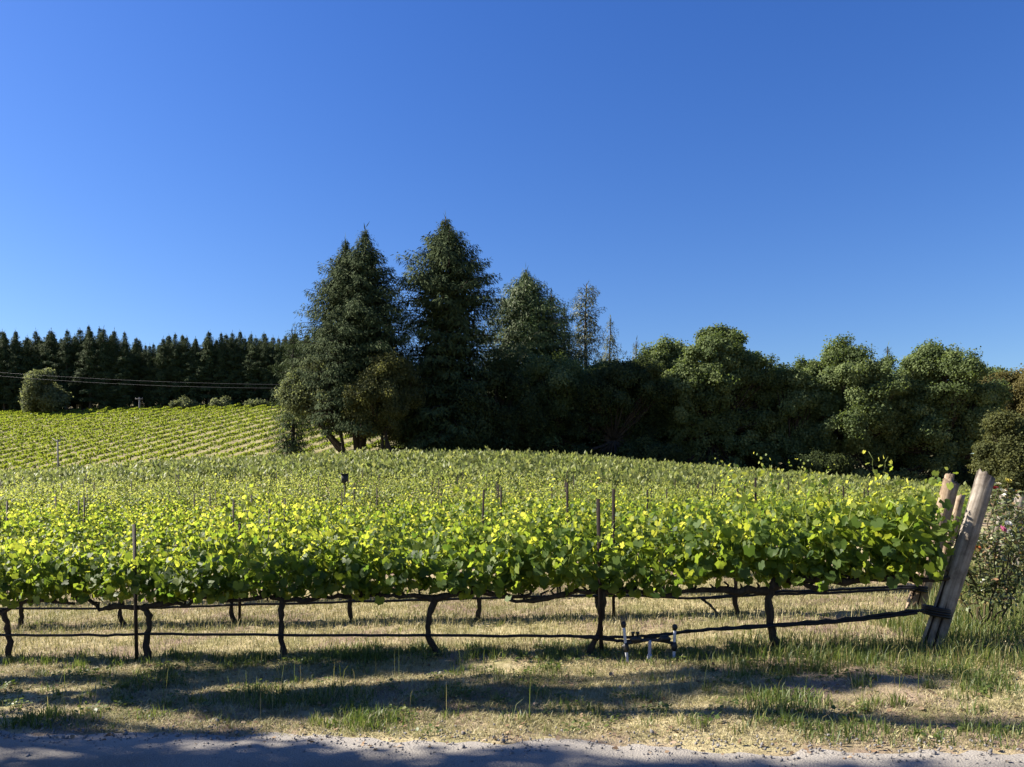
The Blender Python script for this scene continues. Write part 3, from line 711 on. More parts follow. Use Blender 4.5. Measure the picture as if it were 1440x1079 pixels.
def conifer(H, prof_, seed, dens=1.0, clear=.03, droop=.3, trunks=((0, 0, 1.0),), size=.55, gap=.0, long_=(), r0=None):
    """prof_: (height share, radius) pairs. Returns (crown MB, trunk MB)."""
    r = np.random.default_rng(seed); cr, tk = MB(), MB()
    hs, rs = zip(*prof_)
    for tx, ty, hf in trunks:
        Hh = H * hf; n = 14; s = np.linspace(0, 1, n)
        c = np.stack([tx * np.minimum(1, s * 2.2) + .15 * np.sin(s * 5 + seed), ty * np.minimum(1, s * 2.2) + 0 * s, s * Hh], 1); c[0, 2] = -.4
        tk.tube(c, (r0 or H * .016) * (1.05 - s) + .03, 9, 0, .5, .08)
        zs = []; z = Hh * clear
        while z < Hh * .995:
            zs.append(z); z += (.48 + .34 * (1 - z / Hh)) / dens
        for z in zs:
            t = z / Hh; Rm = float(np.interp(t, hs, rs))
            nb = int(r.integers(4, 7)); a0 = r.uniform(0, 6.28)
            for b in range(nb):
                if r.random() < gap: continue
                a = a0 + b * 6.28 / nb + r.normal() * .3
                Ln = Rm * r.uniform(.70, 1.08) * (1.22 if r.random() < .08 else 1) + .15
                if len(trunks) > 1: Ln *= .8
                for (la, lt, lf_) in long_:
                    if abs(t - lt) < .025 and abs(((a - la + 3.14) % 6.28) - 3.14) < .6: Ln *= lf_
                u = np.array([math.cos(a), math.sin(a), 0]); lat = np.array([-u[1], u[0], 0])
                up = .25 + .2 * t
                m_ = max(3, int(Ln / .26)); s = np.linspace(.12, 1, m_)
                sx = float(np.interp(t, s_ := np.linspace(0, 1, n), c[:, 0])); sy = float(np.interp(t, s_, c[:, 1]))
                cz = z + Ln * (up * s - (droop + .35 * (1 - t)) * s ** 2 + .14 * s ** 4)
                pc = np.stack([sx + u[0] * Ln * s, sy + u[1] * Ln * s, cz], 1) + r.normal(size=(m_, 3)) * .06
                if Ln > 1.2: tk.tube(pc[:: max(1, m_ // 4)], np.linspace(.05, .015, len(pc[:: max(1, m_ // 4)])) * (Ln / 4) ** .5, 4, 0, .5, 0, False)
                for rep in range(11):
                    sd = r.choice([-1, 1], m_)
                    dirs = u * (.75) + lat * sd[:, None] * r.uniform(.1, 1.0, (m_, 1)) + np.array([0, 0, -.38]) + r.normal(size=(m_, 3)) * .16
                    N = np.array([0, 0, 1.]) * .5 + u * .85 + lat * (sd * .25)[:, None] + r.normal(size=(m_, 3)) * .38
                    sz = size * .84 * r.uniform(.6, 1.25, m_) * (1.1 - .35 * s) * (.55 + .45 * min(1, Rm / 2.2))
                    w = sz * r.uniform(.16, .30, m_)
                    ti = np.clip(.44 + .13 * r.normal() + .10 * r.normal(size=m_) + .10 * s, 0, 1)
                    cr.cards(*KITE, pc + lat * (sd * (sz * .15 + r.uniform(0, .42, m_) * Ln * (1.12 - s)))[:, None] + np.array([0, 0, -.05]) * rep + r.normal(size=(m_, 3)) * .07, N, dirs, np.stack([w, sz, sz], 1), ti)
        for q in range(5):                              # leader
            cr.cards(*KITE, np.array([[c[-1, 0], c[-1, 1], Hh - .3 * q]]), r.normal(size=(1, 3)) + np.array([[1, 0, 0]]), np.array([[r.normal() * .1, r.normal() * .1, 1]]), np.array([[.12, .9, .5]]), [.5])
    return cr, tk
def put_tree(name, cr, tk, loc_, mat_c, mat_t, label, cat='tree', group=None):
    root = tag(empty(name, loc_), label, cat, group)
    a = link('crown', cr.mesh('crown', [mat_c]), root); b = link('trunk', tk.mesh('trunk', [mat_t], True), root)
    return root
def broadleaf(blobs, seed, leaf=.30, per=150, cl=1.25, trunk_x=0.0, trunk_r=.28, dens=.72, fine=2.5, stems=1, droop=0.0):
    """blobs: (cx, cy, cz, rx, ry, rz) of crown masses above the foot of the tree. Each is filled with clumps of leaves."""
    r = np.random.default_rng(seed); cr, tk = MB(), MB(); ends = []
    for (bx, by, bz, rx, ry, rz) in blobs:
        vol = rx * ry * rz; nc = max(6, int(dens * 5.2 * (vol ** (2 / 3)) / cl ** 2 * 1.15))
        dv = nrm(r.normal(size=(nc, 3))); rad = r.uniform(.45, 1.0, nc) ** .6
        cen = np.array([bx, by, bz]) + dv * rad[:, None] * np.array([rx, ry, rz]) * .86
        for c_, dd in zip(cen, dv):
            if c_[2] < .4: c_[2] = .4 + r.random() * .5
            k = cl * r.uniform(.6, 1.25); n = int(per * fine * (k / cl) ** 2 * r.uniform(.7, 1.2))
            q = nrm(r.normal(size=(n, 3))) * r.uniform(.6, 1.25, 3); q[:, 2] *= .8
            pos = c_ + q * (k * r.uniform(.2, 1.12, n) ** .8)[:, None] + r.normal(size=(n, 3)) * k * .12
            if droop: pos[:, 2] -= droop * r.random(n) ** 2 * 1.5
            N = q * .65 + dd * .45 + np.array([0, 0, .25]) + r.normal(size=(n, 3)) * .5
            T = q * .3 + r.normal(size=(n, 3)) * .6 + np.array([0, 0, -.3 - droop])
            ti = np.clip(.5 + r.normal() * .17 + r.normal(size=n) * .11, 0, 1)
            s = leaf * (.64 if fine > 1 else 1) * r.uniform(.6, 1.3, n)
            cr.cards(*OVAL, pos, N, T, s, ti)
        idx = r.choice(nc, min(nc, 7), False)
        ends += [cen[i] for i in idx]
    zc = np.mean([b[2] for b in blobs])
    for st in range(stems):
        x0 = trunk_x + (st - (stems - 1) / 2) * .5
        f = np.array([x0 + r.normal() * .4, r.normal() * .3, zc * .55])
        tk.tube(wobble_line([(x0 * .4 + trunk_x * .6, 0, -.5), (x0, 0, zc * .2), tuple(f)], 8, .04), np.linspace(trunk_r * 1.2, trunk_r * .7, 8), 9, 0, .5, .1)
        for e in ends[st::stems]:
            e = np.asarray(e); mid = f + (e - f) * .5 + np.array([0, 0, -.25])
            tk.tube(wobble_line([tuple(f - np.array([0, 0, .2])), tuple(mid), tuple(e)], 7, .05), np.linspace(trunk_r * .45, .03, 7), 6, 0, .5, .1)
    return cr, tk
def foot(x, Y): X = (x - CX) / F * Y; return (X, Y, gz(X, Y))
def hgt(x, v, Y): return px(x, v, Y)[2] - foot(x, Y)[2]
def mtr(p, Y): return p / F * Y

# forest of conifers on the far side of the hill field
fp = []
for k in range(5):
    H = 20 + rng.uniform(-1, 1)
    fp.append((H, conifer(H, [(0, 2.6), (.15, 3.1), (.45, 3.1), (.7, 2.5), (.86, 1.35), (.94, .5), (1, .05)], 40 + k, .85, .16 if k % 2 else .07, .3, size=.9, gap=.06)))
fpm = [(H, a.mesh('crown', [CON_D]), b.mesh('trunk', [M['pale_bark']], True)) for H, (a, b) in fp]
n_f = 0
for rowi, (Yb, step, lab, grp) in enumerate(((170, 17, 'dark conifer in the front line of the forest at the top of the hill vineyard', 'conifers at the forest front'),
                                        (174, 16, 'dark conifer standing just inside the forest, its tip between those in front', 'conifers inside the forest'),
                                        (180, 17, 'dark conifer deeper in the forest, only its tip showing', 'conifers deep in the forest'))):
    x = -50 + rowi * 9
    while x < 455:
        Y = Yb + rng.uniform(-1.5, 1.5)
        vt = np.interp(x, [0, 90, 120, 200, 250, 350, 400, 460], [470, 470, 462, 476, 474, 470, 472, 468]) + np.clip(rng.normal() * 5, -7, 8) + 2
        H, a, b = fpm[rng.integers(5)]
        f_ = foot(x, Y); sc_ = hgt(x, vt, Y) / H
        root = tag(empty('conifer_tree', f_, (0, 0, rng.uniform(0, 6.28))), lab, 'conifer', grp)
        root.scale = (sc_ * rng.uniform(.75, 1.3),) * 2 + (sc_,)
        link('crown', a, root); link('trunk', b, root)
        x += step * rng.uniform(.75, 1.25)

# pale tree and bushes at the forest foot
def bl(name, x, vt, Y, parts, seed, mat, label, bark='tree_bark', cat='tree', group=None, **kw):
    """parts in photo pixels: (x, v, half width, half height) at depth Y"""
    f_ = foot(x, Y); bs = []
    for (xx, vv, hw, hh) in parts:
        c = px(xx, vv, Y) - np.array(f_)
        bs.append((c[0], kw.get('by', 0) + np.random.default_rng(int(xx + vv)).normal() * mtr(hw, Y) * .25, c[2], mtr(hw, Y), mtr(hw, Y) * .9, mtr(hh, Y)))
    kw.pop('by', None)
    r_s = np.random.default_rng(seed + 3)
    for b_ in list(bs):                                 # ragged outliers on every mass
        for q in range(9 if b_[3] > 1.5 else 2):
            v_ = nrm(r_s.normal(size=3) + np.array([0, -.2, .35])); k_ = r_s.uniform(.16, .38)
            bs.append((b_[0] + v_[0] * b_[3] * 1.02, b_[1] + v_[1] * b_[4] * .95, max(.8, b_[2] + v_[2] * b_[5] * r_s.uniform(.7, 1.0)), b_[3] * k_ * 1.2, b_[4] * k_, b_[5] * k_))
    if kw.pop('skirt', False):
        xa = min(p_[0] - p_[2] for p_ in parts); xb = max(p_[0] + p_[2] for p_ in parts); r_s = np.random.default_rng(seed + 7)
        for xx in np.arange(xa + 8, xb - 4, 22):
            c = foot(xx, Y); hh = r_s.uniform(1.1, 2.0)
            bs.append((c[0] - f_[0], r_s.uniform(-2.2, .3), c[2] - f_[2] + hh * .8, 1.3, 1.2, hh))
    cr, tk = broadleaf(bs, seed, **kw)
    return put_tree(name, cr, tk, f_, BR[mat], M[bark], label, cat, group)
bl('broadleaf_tree', 66, 524, 163, [(66, 548, 20, 22), (58, 565, 18, 16), (76, 562, 16, 18)], 5, 'pale', 'rounded pale grey-green tree alone before the dark conifer forest', 'pale_bark', leaf=.5, per=90, cl=1.3, trunk_r=.25)
for i, (x, v, w, h, lab) in enumerate(((263, 572, 12, 8, 'pale low bush at the forest foot, widest of three'), (311, 571, 10, 8, 'pale low bush at the forest foot, middle of three'),
                                       (362, 573, 13, 6, 'pale low bush at the forest foot, nearest the tall twin fir'))):
    bl('bush', x, v - h, 165, [(x, v, w, h), (x + w * .6, v + 3, w * .6, h * .7)], 60 + i, 'pale', lab, 'pale_bark', 'bush', 'pale bushes at the forest foot', leaf=.45, per=60, cl=.9, trunk_r=.1)

# the tall firs in the middle
Y = 78
H1 = hgt(508, 322, Y)
cr, tk = conifer(H1, [(0, 5.6), (.12, 7.6), (.26, 8.8), (.43, 8.4), (.59, 7.0), (.75, 4.9), (.88, 2.3), (.95, .8), (1, .03)], 101, 1.75, .19, .28, ((-1.3, .2, .955), (.75, -.2, 1.0)), .62, .04)
r_ = np.random.default_rng(9)
for k in range(3):                                    # heavy leaning limbs at the foot
    tk.tube(wobble_line([(0, 0, .3), (-2.0 - k * .6, -.4 * k, 2.0 + k), (-4.2 - k * .5, -.6, 5.0 + k)], 8, .05), np.linspace(.28, .08, 8), 8, 0, .5, .1)
put_tree('fir_tree', cr, tk, foot(505, Y), CON_D, M['tree_bark'], 'tall twin-topped dark fir at the end of the conifer forest', 'fir')
H2 = hgt(630, 305, 80)
cr, tk = conifer(H2, [(0, 6.0), (.1, 7.0), (.22, 7.4), (.34, 6.6), (.46, 5.6), (.59, 5.4), (.68, 5.7), (.8, 4.5), (.89, 2.5), (.95, .75), (1, .03)], 112, 1.7, .06, .26, ((0, 0, 1.0),), .72, .14, ((3.14, .69, 1.35), (0.1, .62, 1.3), (3.3, .6, 1.2)), .38)
put_tree('fir_tree', cr, tk, foot(628, 80), CON_D, M['tree_bark'], 'tallest dark fir with gappy crown and long side limbs', 'fir')
H3 = hgt(740, 379, 88)
cr, tk = conifer(H3, [(0, 7.0), (.2, 8.0), (.5, 7.2), (.65, 6.3), (.8, 4.4), (.92, 1.9), (.97, .5), (1, .03)], 123, 1.95, .05, .3, ((0, 0, 1.0),), .62, .02)
put_tree('fir_tree', cr, tk, foot(738, 88), CON_L, M['tree_bark'], 'dense sunlit green fir with a smooth pointed cone', 'fir')
for x, vt, Y, pr, gap, mt, lab, sd in (
    (777, 414, 93, [(0, 3.0), (.5, 2.6), (.8, 1.5), (1, .1)], .05, CON_D, 'slim dark fir tip close behind the sunlit cone-shaped fir', 131),
    (795, 432, 96, [(0, 2.6), (.6, 2.1), (.85, 1.1), (1, .1)], .1, CON_D, 'shorter dark fir between the sunlit fir and the ragged tower', 132),
    (825, 399, 98, [(0, 2.4), (.5, 2.5), (.72, 2.2), (.85, 1.9), (.95, 1.7), (1, .9)], .3, CON_B, 'ragged tower-like grey-green fir with a blunt broken top', 133),
    (858, 447, 104, [(0, 2.6), (.6, 2.6), (.75, 2.1), (.9, .9), (1, .1)], .45, CON_B, 'thin sparse young conifer with see-through branches', 134),
    (893, 480, 108, [(0, 2.4), (.7, 1.8), (.88, .9), (1, .1)], .4, CON_B, 'small sparse conifer tip above the dark oaks', 135),
    (1247, 488, 95, [(0, 3.0), (.6, 2.5), (.82, 1.5), (1, .1)], .25, CON_L, 'lone conifer tip poking out among the round oaks', 136),
    (412, 468, 95, [(0, 2.8), (.5, 2.6), (.8, 1.4), (1, .1)], .1, CON_D, 'dark conifer half hidden at the shoulder of the twin fir', 137)):
    cr, tk = conifer(hgt(x, vt, Y), pr, sd, .85 if gap > .2 else 1.0, .1, .22, size=.6, gap=gap)
    put_tree('conifer_tree', cr, tk, foot(x, Y), mt, M['tree_bark'], lab, 'conifer')

bl('broadleaf_tree', 432, 480, 76, [(430, 545, 24, 30), (418, 558, 16, 20), (448, 566, 20, 20), (450, 520, 20, 26)], 201, 'pale', 'drooping grey-green tree at the left foot of the twin fir', leaf=.26, per=120, cl=1.0, trunk_x=3.6, droop=.5, trunk_r=.2, dens=.85)
bl('broadleaf_tree', 545, 508, 74, [(540, 560, 40, 46), (520, 585, 26, 30), (568, 545, 26, 34), (545, 530, 26, 22)], 202, 'olive', 'brownish olive small tree with forked stems before the tallest fir', leaf=.24, per=140, cl=.95, stems=3, trunk_r=.16)
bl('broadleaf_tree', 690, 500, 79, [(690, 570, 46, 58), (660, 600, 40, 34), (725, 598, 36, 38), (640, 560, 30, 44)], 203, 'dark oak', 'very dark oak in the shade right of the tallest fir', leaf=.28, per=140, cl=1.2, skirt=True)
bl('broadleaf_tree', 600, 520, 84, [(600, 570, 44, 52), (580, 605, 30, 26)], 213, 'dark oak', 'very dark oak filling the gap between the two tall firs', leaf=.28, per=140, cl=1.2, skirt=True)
bl('broadleaf_tree', 785, 504, 82, [(775, 560, 44, 52), (755, 590, 34, 44), (810, 575, 34, 46), (790, 530, 34, 28)], 204, 'oak', 'rounded oak in front of the sunlit fir', leaf=.28, per=140, cl=.98, skirt=True)
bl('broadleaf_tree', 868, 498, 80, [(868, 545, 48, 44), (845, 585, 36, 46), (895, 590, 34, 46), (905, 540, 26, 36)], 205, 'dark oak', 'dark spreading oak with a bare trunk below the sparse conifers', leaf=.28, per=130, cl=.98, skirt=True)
bl('broadleaf_tree', 1000, 470, 84, [(1000, 530, 62, 56), (1005, 515, 40, 40), (960, 555, 46, 60), (1050, 545, 46, 60), (985, 600, 50, 52), (1040, 610, 48, 46), (935, 520, 24, 34), (1010, 495, 34, 24)], 206, 'oak', 'largest round green oak, higher than its neighbours', leaf=.3, per=150, cl=.98, skirt=True)
bl('broadleaf_tree', 1115, 512, 83, [(1115, 565, 38, 52), (1100, 610, 38, 44), (1130, 620, 36, 40)], 207, 'oak', 'narrow oak between the largest oak and the twin-domed one', leaf=.28, per=140, cl=.98, skirt=True)
bl('broadleaf_tree', 1195, 490, 81, [(1180, 545, 42, 52), (1220, 560, 40, 50), (1175, 605, 44, 50), (1225, 615, 44, 48), (1190, 520, 32, 26)], 208, 'oak', 'broad twin-domed green oak before the lone conifer tip', leaf=.28, per=150, cl=.98, skirt=True)
bl('broadleaf_tree', 1325, 494, 80, [(1325, 545, 54, 50), (1290, 575, 40, 56), (1360, 575, 42, 52), (1310, 620, 50, 46), (1365, 630, 40, 40), (1300, 520, 26, 24)], 209, 'oak', 'wide dark green oak with a ragged top, above the leaning posts', leaf=.28, per=150, cl=.98, skirt=True)
bl('broadleaf_tree', 1262, 530, 86, [(1262, 590, 40, 56), (1262, 630, 40, 40)], 210, 'dark oak', 'shadowy oak filling the gap beside the lone conifer', leaf=.28, per=130, cl=1.2, skirt=True)
bl('broadleaf_tree', 1430, 512, 84, [(1425, 560, 40, 46), (1445, 590, 40, 50), (1400, 590, 24, 44)], 211, 'brown', 'brown-green oak at the right edge of the photo', leaf=.28, per=140, cl=.98, skirt=True)
bl('broadleaf_tree', 1425, 580, 62, [(1415, 622, 30, 38), (1438, 630, 28, 44), (1420, 655, 28, 22)], 212, 'olive', 'bushy olive-coloured small tree standing before the brown-green oak', leaf=.24, per=130, cl=.9, trunk_r=.15, skirt=True)
for x, vt, w, mt, sd, lab in ((935, 512, 40, 'oak', 231, 'oak at the edge of the largest round oak, on its dark side'), (1085, 515, 34, 'dark oak', 232, 'oak crown wedged between the largest oak and the narrow one'),
                              (1150, 520, 34, 'oak', 233, 'oak crown filling in behind the narrow oak and the twin-domed one'), (1255, 522, 40, 'oak', 234, 'oak crown under the lone conifer tip'), (1390, 522, 40, 'oak', 235, 'oak crown between the wide ragged oak and the brown-green one'),
                              (720, 520, 40, 'dark oak', 236, 'dark oak under the sunlit cone-shaped fir'), (830, 512, 40, 'oak', 237, 'oak under the ragged tower-like fir')):
    bl('broadleaf_tree', x, vt, 88, [(x, vt + 34, w, 32), (x - 8, vt + 80, w, 46), (x + 14, vt + 60, w * .8, 40)], sd, mt, lab, leaf=.3, per=120, cl=1.0)
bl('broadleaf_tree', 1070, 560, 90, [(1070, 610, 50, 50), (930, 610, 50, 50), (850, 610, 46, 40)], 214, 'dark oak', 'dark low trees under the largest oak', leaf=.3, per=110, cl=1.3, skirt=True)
for i, (x, w, lab) in enumerate(((655, 26, 'dark bush under the firs, left of four along the vineyard edge'), (910, 30, 'dark bush at the vineyard edge under the spreading oak'), (1150, 30, 'dark bush at the vineyard edge between two oaks'), (1395, 26, 'dark bush at the vineyard edge below the brown oak'))):
    v = float(np.interp(x, [655, 910, 1150, 1395], [628, 640, 658, 676]))
    bl('bush', x, v - 20, 77, [(x, v - 2, w, 16), (x - w, v + 2, w * .6, 12), (x + w, v + 1, w * .7, 12)], 300 + i, 'dark oak', lab, 'tree_bark', 'bush', 'dark bushes along the vineyard edge', leaf=.24, per=100, cl=.8, trunk_r=.08)

# roadside trees, out of frame on the sun's side: their shade dapples the verge
SUN_EL, SUN_AZ = 35.0, 9.0                              # azimuth in degrees beyond the picture plane, from the left
for i, (X, Y, nb, yr, zr, rb, lab) in enumerate((
    (-13.5, 8.7, 11, (-1.8, 1.7), (3.4, 8.2), (.7, .22, .35), 'roadside oak on the verge beyond the left edge of the photo'),
    (-10.1, 8.6, 11, (-1.7, 1.5), (3.9, 10.0), (.7, .22, .35), 'taller roadside oak close to the vines beyond the left edge'),
    (-11.2, 4.6, 27, (-1.8, 2.0), (3.2, 10.0), (1.0, .5, .6), 'roadside oak beside the camera, shading the asphalt'))):
    r_ = np.random.default_rng(500 + i)
    bs = [(r_.uniform(-1.5, 1.5), r_.uniform(*yr), r_.uniform(*zr) * 1.26, rb[0] * r_.uniform(.6, 1.6), rb[1] * r_.uniform(.6, 1.4), rb[2] * r_.uniform(.6, 1.4)) for _ in range(nb)]
    cr, tk = broadleaf(bs, 400 + i, leaf=.11, per=30 if i < 2 else 60, cl=.24 if i < 2 else .34, trunk_r=.11, dens=.9, fine=1.0)
    put_tree('broadleaf_tree', cr, tk, (X, Y, gz(X, Y)), BR['oak'], M['tree_bark'], lab, 'tree', 'roadside oaks')

# ------------------------------------------------------------------ rose bushes at the row ends
ROSE = leaf_mat('rose leaves', [(0, (.06, .08, .035)), (.5, (.15, .18, .07)), (.8, (.28, .29, .11)), (1, (.36, .22, .11))], [(0, (.07, .12, .02)), (.8, (.25, .3, .05)), (1, (.35, .2, .05))], .3, .4, .5)
STEM = bark_mat('rose stem', [(.3, (.04, .035, .02)), (.7, (.13, .10, .055))], 20, .3, .3)
def petal_mat(n, c): return leaf_mat(n + ' petals', [(0, tuple(k * .8 for k in c)), (1, c)], None, .3, .5, .3)
PET = {n: petal_mat(n, c) for n, c in (('pink', (.75, .22, .38)), ('yellow', (.72, .62, .12)), ('orange', (.7, .22, .06)), ('cream', (.72, .68, .48)), ('white', (.78, .76, .74)), ('red', (.22, .015, .02)))}
PETAL = (np.array([(-.16, 0, 0), (.16, 0, 0), (.5, .6, .16), (.25, 1, .3), (-.25, 1, .3), (-.5, .6, .16)]), [(0, 1, 2), (0, 2, 5), (5, 2, 3), (5, 3, 4)], None)
def rose_bush(loc_, lab, stems_, flowers, seed, leaf_n=260):
    r = np.random.default_rng(seed); root = tag(empty('rose_bush', loc_), lab, 'rose bush', 'rose bushes at the row ends')
    sb, lf = MB(), MB()
    for pts in stems_:
        n = 18; c = wobble_line(pts, n, .012); s = np.linspace(0, 1, n)
        sb.tube(c, np.linspace(.013, .004, n), 6)
        tips = [c]
        for b in range(5):
            i = int(r.integers(5, n - 2)); dd = nrm(np.array([r.normal(), r.normal(), .6])) * r.uniform(.15, .38)
            cc = wobble_line([tuple(c[i]), tuple(c[i] + dd * .6), tuple(c[i] + dd)], 8, .008); sb.tube(cc, np.linspace(.006, .002, 8), 5); tips.append(cc)
        for cc in tips:
            m_ = int(leaf_n / len(stems_) / len(tips)); i = (len(cc) * r.uniform(.3 if len(cc) > 10 else 0, .999, m_)).astype(int)
            o = nrm(r.normal(size=(m_, 3))); P0 = cc[i] + o * r.uniform(.02, .10, (m_, 1))
            lf.cards(*KITE, P0, o * .4 + np.array([0, 0, .6]) + r.normal(size=(m_, 3)) * .5, o + np.array([0, 0, -.2]), np.stack([np.full(m_, .038), .058 * r.uniform(.7, 1.3, m_), np.full(m_, .04)], 1), np.clip(r.normal(.5, .27, m_), 0, 1))
    link('stems', sb.mesh('stems', [STEM], True), root); link('foliage', lf.mesh('foliage', [ROSE]), root)
    for (dx, dy, dz, rad, col) in flowers:
        fm = MB()
        for ring, (cnt, el, rr) in enumerate(((7, 15, 1.0), (6, 45, .8), (5, 70, .6))):
            a = np.arange(cnt) * 6.28 / cnt + ring * .5 + r.normal(size=cnt) * .15
            T = np.stack([np.cos(a) * math.cos(R(el)), np.sin(a) * math.cos(R(el)), np.full(cnt, math.sin(R(el)))], 1)
            N = np.stack([-np.cos(a) * math.sin(R(el)), -np.sin(a) * math.sin(R(el)), np.full(cnt, math.cos(R(el)))], 1)
            fm.cards(*PETAL, np.zeros((cnt, 3)), N, T, np.full(cnt, rad * rr), r.random(cnt))
        f = link('flower', fm.mesh('flower', [PET[col]], True), root, (dx, dy, dz), (R(40) + r.normal() * .3, r.normal() * .3, r.normal() * .6))
        f['label'] = '%s rose in bloom' % col
Yb = 8.55; A = px(1385, 895, Yb); A[2] = gr(A[0], Yb)
def rel(x, v, dy=0.0): return tuple(px(x, v, Yb + dy) - A)
rose_bush(tuple(A), 'rose bush with a pink bloom beside the big grey leaning post',
    [[(0, 0, -.05), rel(1376, 850), rel(1362, 800), rel(1352, 770, .1)], [(0, .05, -.05), rel(1372, 840, .1), rel(1378, 790), rel(1366, 740)],
     [(.05, 0, -.05), rel(1395, 840, .2), rel(1400, 780), rel(1408, 750)], [(.05, .05, -.05), rel(1410, 850, -.1), rel(1425, 800), rel(1438, 770, .1)],
     [(.0, .05, -.05), rel(1385, 850, .2), rel(1385, 800, .2), rel(1392, 725, .2), rel(1404, 690, .2)], [(.08, .05, -.05), rel(1420, 850), rel(1434, 810), rel(1455, 790)],
     [(0, 0, -.05), rel(1366, 865), rel(1345, 830), rel(1342, 800, .2)], [(0, 0, -.05), rel(1392, 850), rel(1412, 800), rel(1428, 760), rel(1440, 740)]],
    [rel(1409, 746, -.08) + (.058, 'pink'), rel(1420, 750, -.02) + (.045, 'white'), rel(1417, 738, .05) + (.045, 'white'), rel(1372, 771, -.05) + (.05, 'orange'), rel(1410, 692, .15) + (.042, 'cream')], 71, 1700)
Yb2 = 10.6; A2 = px(1408, 850, Yb2); A2[2] = gr(A2[0], Yb2)
def rel2(x, v, dy=0.0): return tuple(px(x, v, Yb2 + dy) - A2)
rose_bush(tuple(A2), 'rose bush behind with yellow and dark red blooms above the pink one',
    [[(0, 0, -.05), rel2(1400, 790), rel2(1394, 730), rel2(1398, 690)], [(0, 0, -.05), rel2(1412, 780), rel2(1416, 720), rel2(1417, 680)],
     [(0, 0, -.05), rel2(1425, 800), rel2(1440, 740), rel2(1450, 715)], [(0, 0, -.05), rel2(1390, 800), rel2(1372, 750), rel2(1378, 705)], [(0, 0, -.05), rel2(1420, 790), rel2(1430, 750), rel2(1428, 700)]],
    [rel2(1417, 678) + (.062, 'yellow'), rel2(1398, 688, -.05) + (.055, 'red'), rel2(1403, 682, .0) + (.045, 'cream'), rel2(1433, 735, .0) + (.06, 'white')], 72, 1300)
Yb3 = 13.2; A3 = px(1425, 800, Yb3); A3[2] = gr(A3[0], Yb3)
def rel3(x, v, dy=0.0): return tuple(px(x, v, Yb3 + dy) - A3)
rose_bush(tuple(A3), 'bloomless far rose bush among the small end posts', [[(0, 0, -.05), rel3(1418, 760), rel3(1410, 720)], [(0, 0, -.05), rel3(1432, 760), rel3(1438, 715)], [(0, 0, -.05), rel3(1425, 750), rel3(1424, 712)]],
    [], 73, 700)

# ------------------------------------------------------------------ grass
GR_DRY = leaf_mat('dry grass', [(0, (.22, .22, .085)), (.4, (.43, .37, .18)), (1, (.68, .60, .37))], [(0, (.3, .3, .1)), (1, (.6, .5, .28))], .3, .6, .3)
GR_GREEN = leaf_mat('green grass', [(0, (.028, .055, .012)), (.5, (.075, .12, .025)), (.85, (.17, .20, .05)), (1, (.34, .29, .12))], [(0, (.08, .17, .02)), (.85, (.28, .36, .06)), (1, (.45, .4, .15))], .35, .5, .35)
def blades(mb, X, Y, h, w, tint, bend=.5, lie=0.0):
    n = len(X); Z = ground_relief(X, Y)
    a = rng.uniform(0, 6.283, n); u = np.stack([np.cos(a), np.sin(a), 0 * a], 1)
    sa = a + 1.57 + rng.normal(size=n) * .6; sv = np.stack([np.cos(sa), np.sin(sa), 0 * a], 1)
    B = np.stack([X, Y, Z - .006], 1); up = np.array([0, 0, 1.])
    b = np.clip(rng.normal(bend, .22, n), 0, 1.6)[:, None]; h = h[:, None]; w = w[:, None] if not np.isscalar(w) else w
    l = np.clip(lie + rng.normal(size=(n, 1)) * .15, 0, .9)
    m1 = B + up * h * (.55 * (1 - l * .6)) + u * h * b * .22 + u * h * l * .3
    tp = B + up * h * (1 - .35 * b) * (1 - l * .8) + u * h * b * .75 + u * h * l * .5
    V = np.stack([B - sv * w, B + sv * w, m1 + sv * w * .75, m1 - sv * w * .75, tp], 1).reshape(-1, 3)
    o = (np.arange(n) * 5)[:, None]
    mb.add(V, o + np.array([[3, 2, 4]]), o + np.array([[0, 1, 2, 3]]), np.repeat(tint, 5))
def scatter(n, x0, x1, y0, y1): return rng.uniform(x0, x1, n), rng.uniform(y0, y1, n)
dry, grn, tall = MB(), MB(), MB()
# verge
X, Y = scatter(330000, -7.5, 6.5, 3.9, 9.4)
e = Y - road_edge(X); rw = Y - row_y(0, X)
f = fbm(X, Y, 1.1, 0)
k = (e > .02 + .5 * rng.random(len(X)) ** 3) & (rw < .7) & (f > .24 + .26 * rng.random(len(X))) & (np.abs(X / Y) < .74)
X, Y = X[k], Y[k]; n = len(X)
blades(dry, X, Y, rng.uniform(.025, .10, n), rng.uniform(.0018, .004, n), np.clip(rng.normal(.5, .25, n) - .45 * smooth(.48, .68, fbm(X, Y, .7, 4)), 0, 1), .7, .55)
# short green patches and tufts on the verge
X, Y = scatter(120000, -7.5, 6.5, 3.9, 9.4)
e = Y - road_edge(X); rw = Y - row_y(0, X); g = fbm(X, Y, .85, 3)
k = (e > .05) & (rw < .5) & (g > .56 + .16 * rng.random(len(X))) & (np.abs(X / Y) < .74)
X, Y = X[k], Y[k]; n = len(X)
blades(grn, X, Y, rng.uniform(.03, .12, n) * (.7 + .9 * smooth(.52, .75, fbm(X, Y, .85, 3))), rng.uniform(.0025, .005, n), np.clip(rng.normal(.52, .25, n), 0, 1), .55, .1)
def tufts(mb, cx, cy, cnt, r, h0, h1, tint, w=(.0025, .005), bend=.45):
    for x, y, c in zip(cx, cy, cnt):
        a = rng.uniform(0, 6.283, c); q = r * np.sqrt(rng.random(c)) * rng.uniform(.6, 1.3)
        blades(mb, x + q * np.cos(a), y + q * np.sin(a) * .8, rng.uniform(h0, h1, c), rng.uniform(*w, c), np.clip(rng.normal(tint, .2, c), 0, 1), bend)
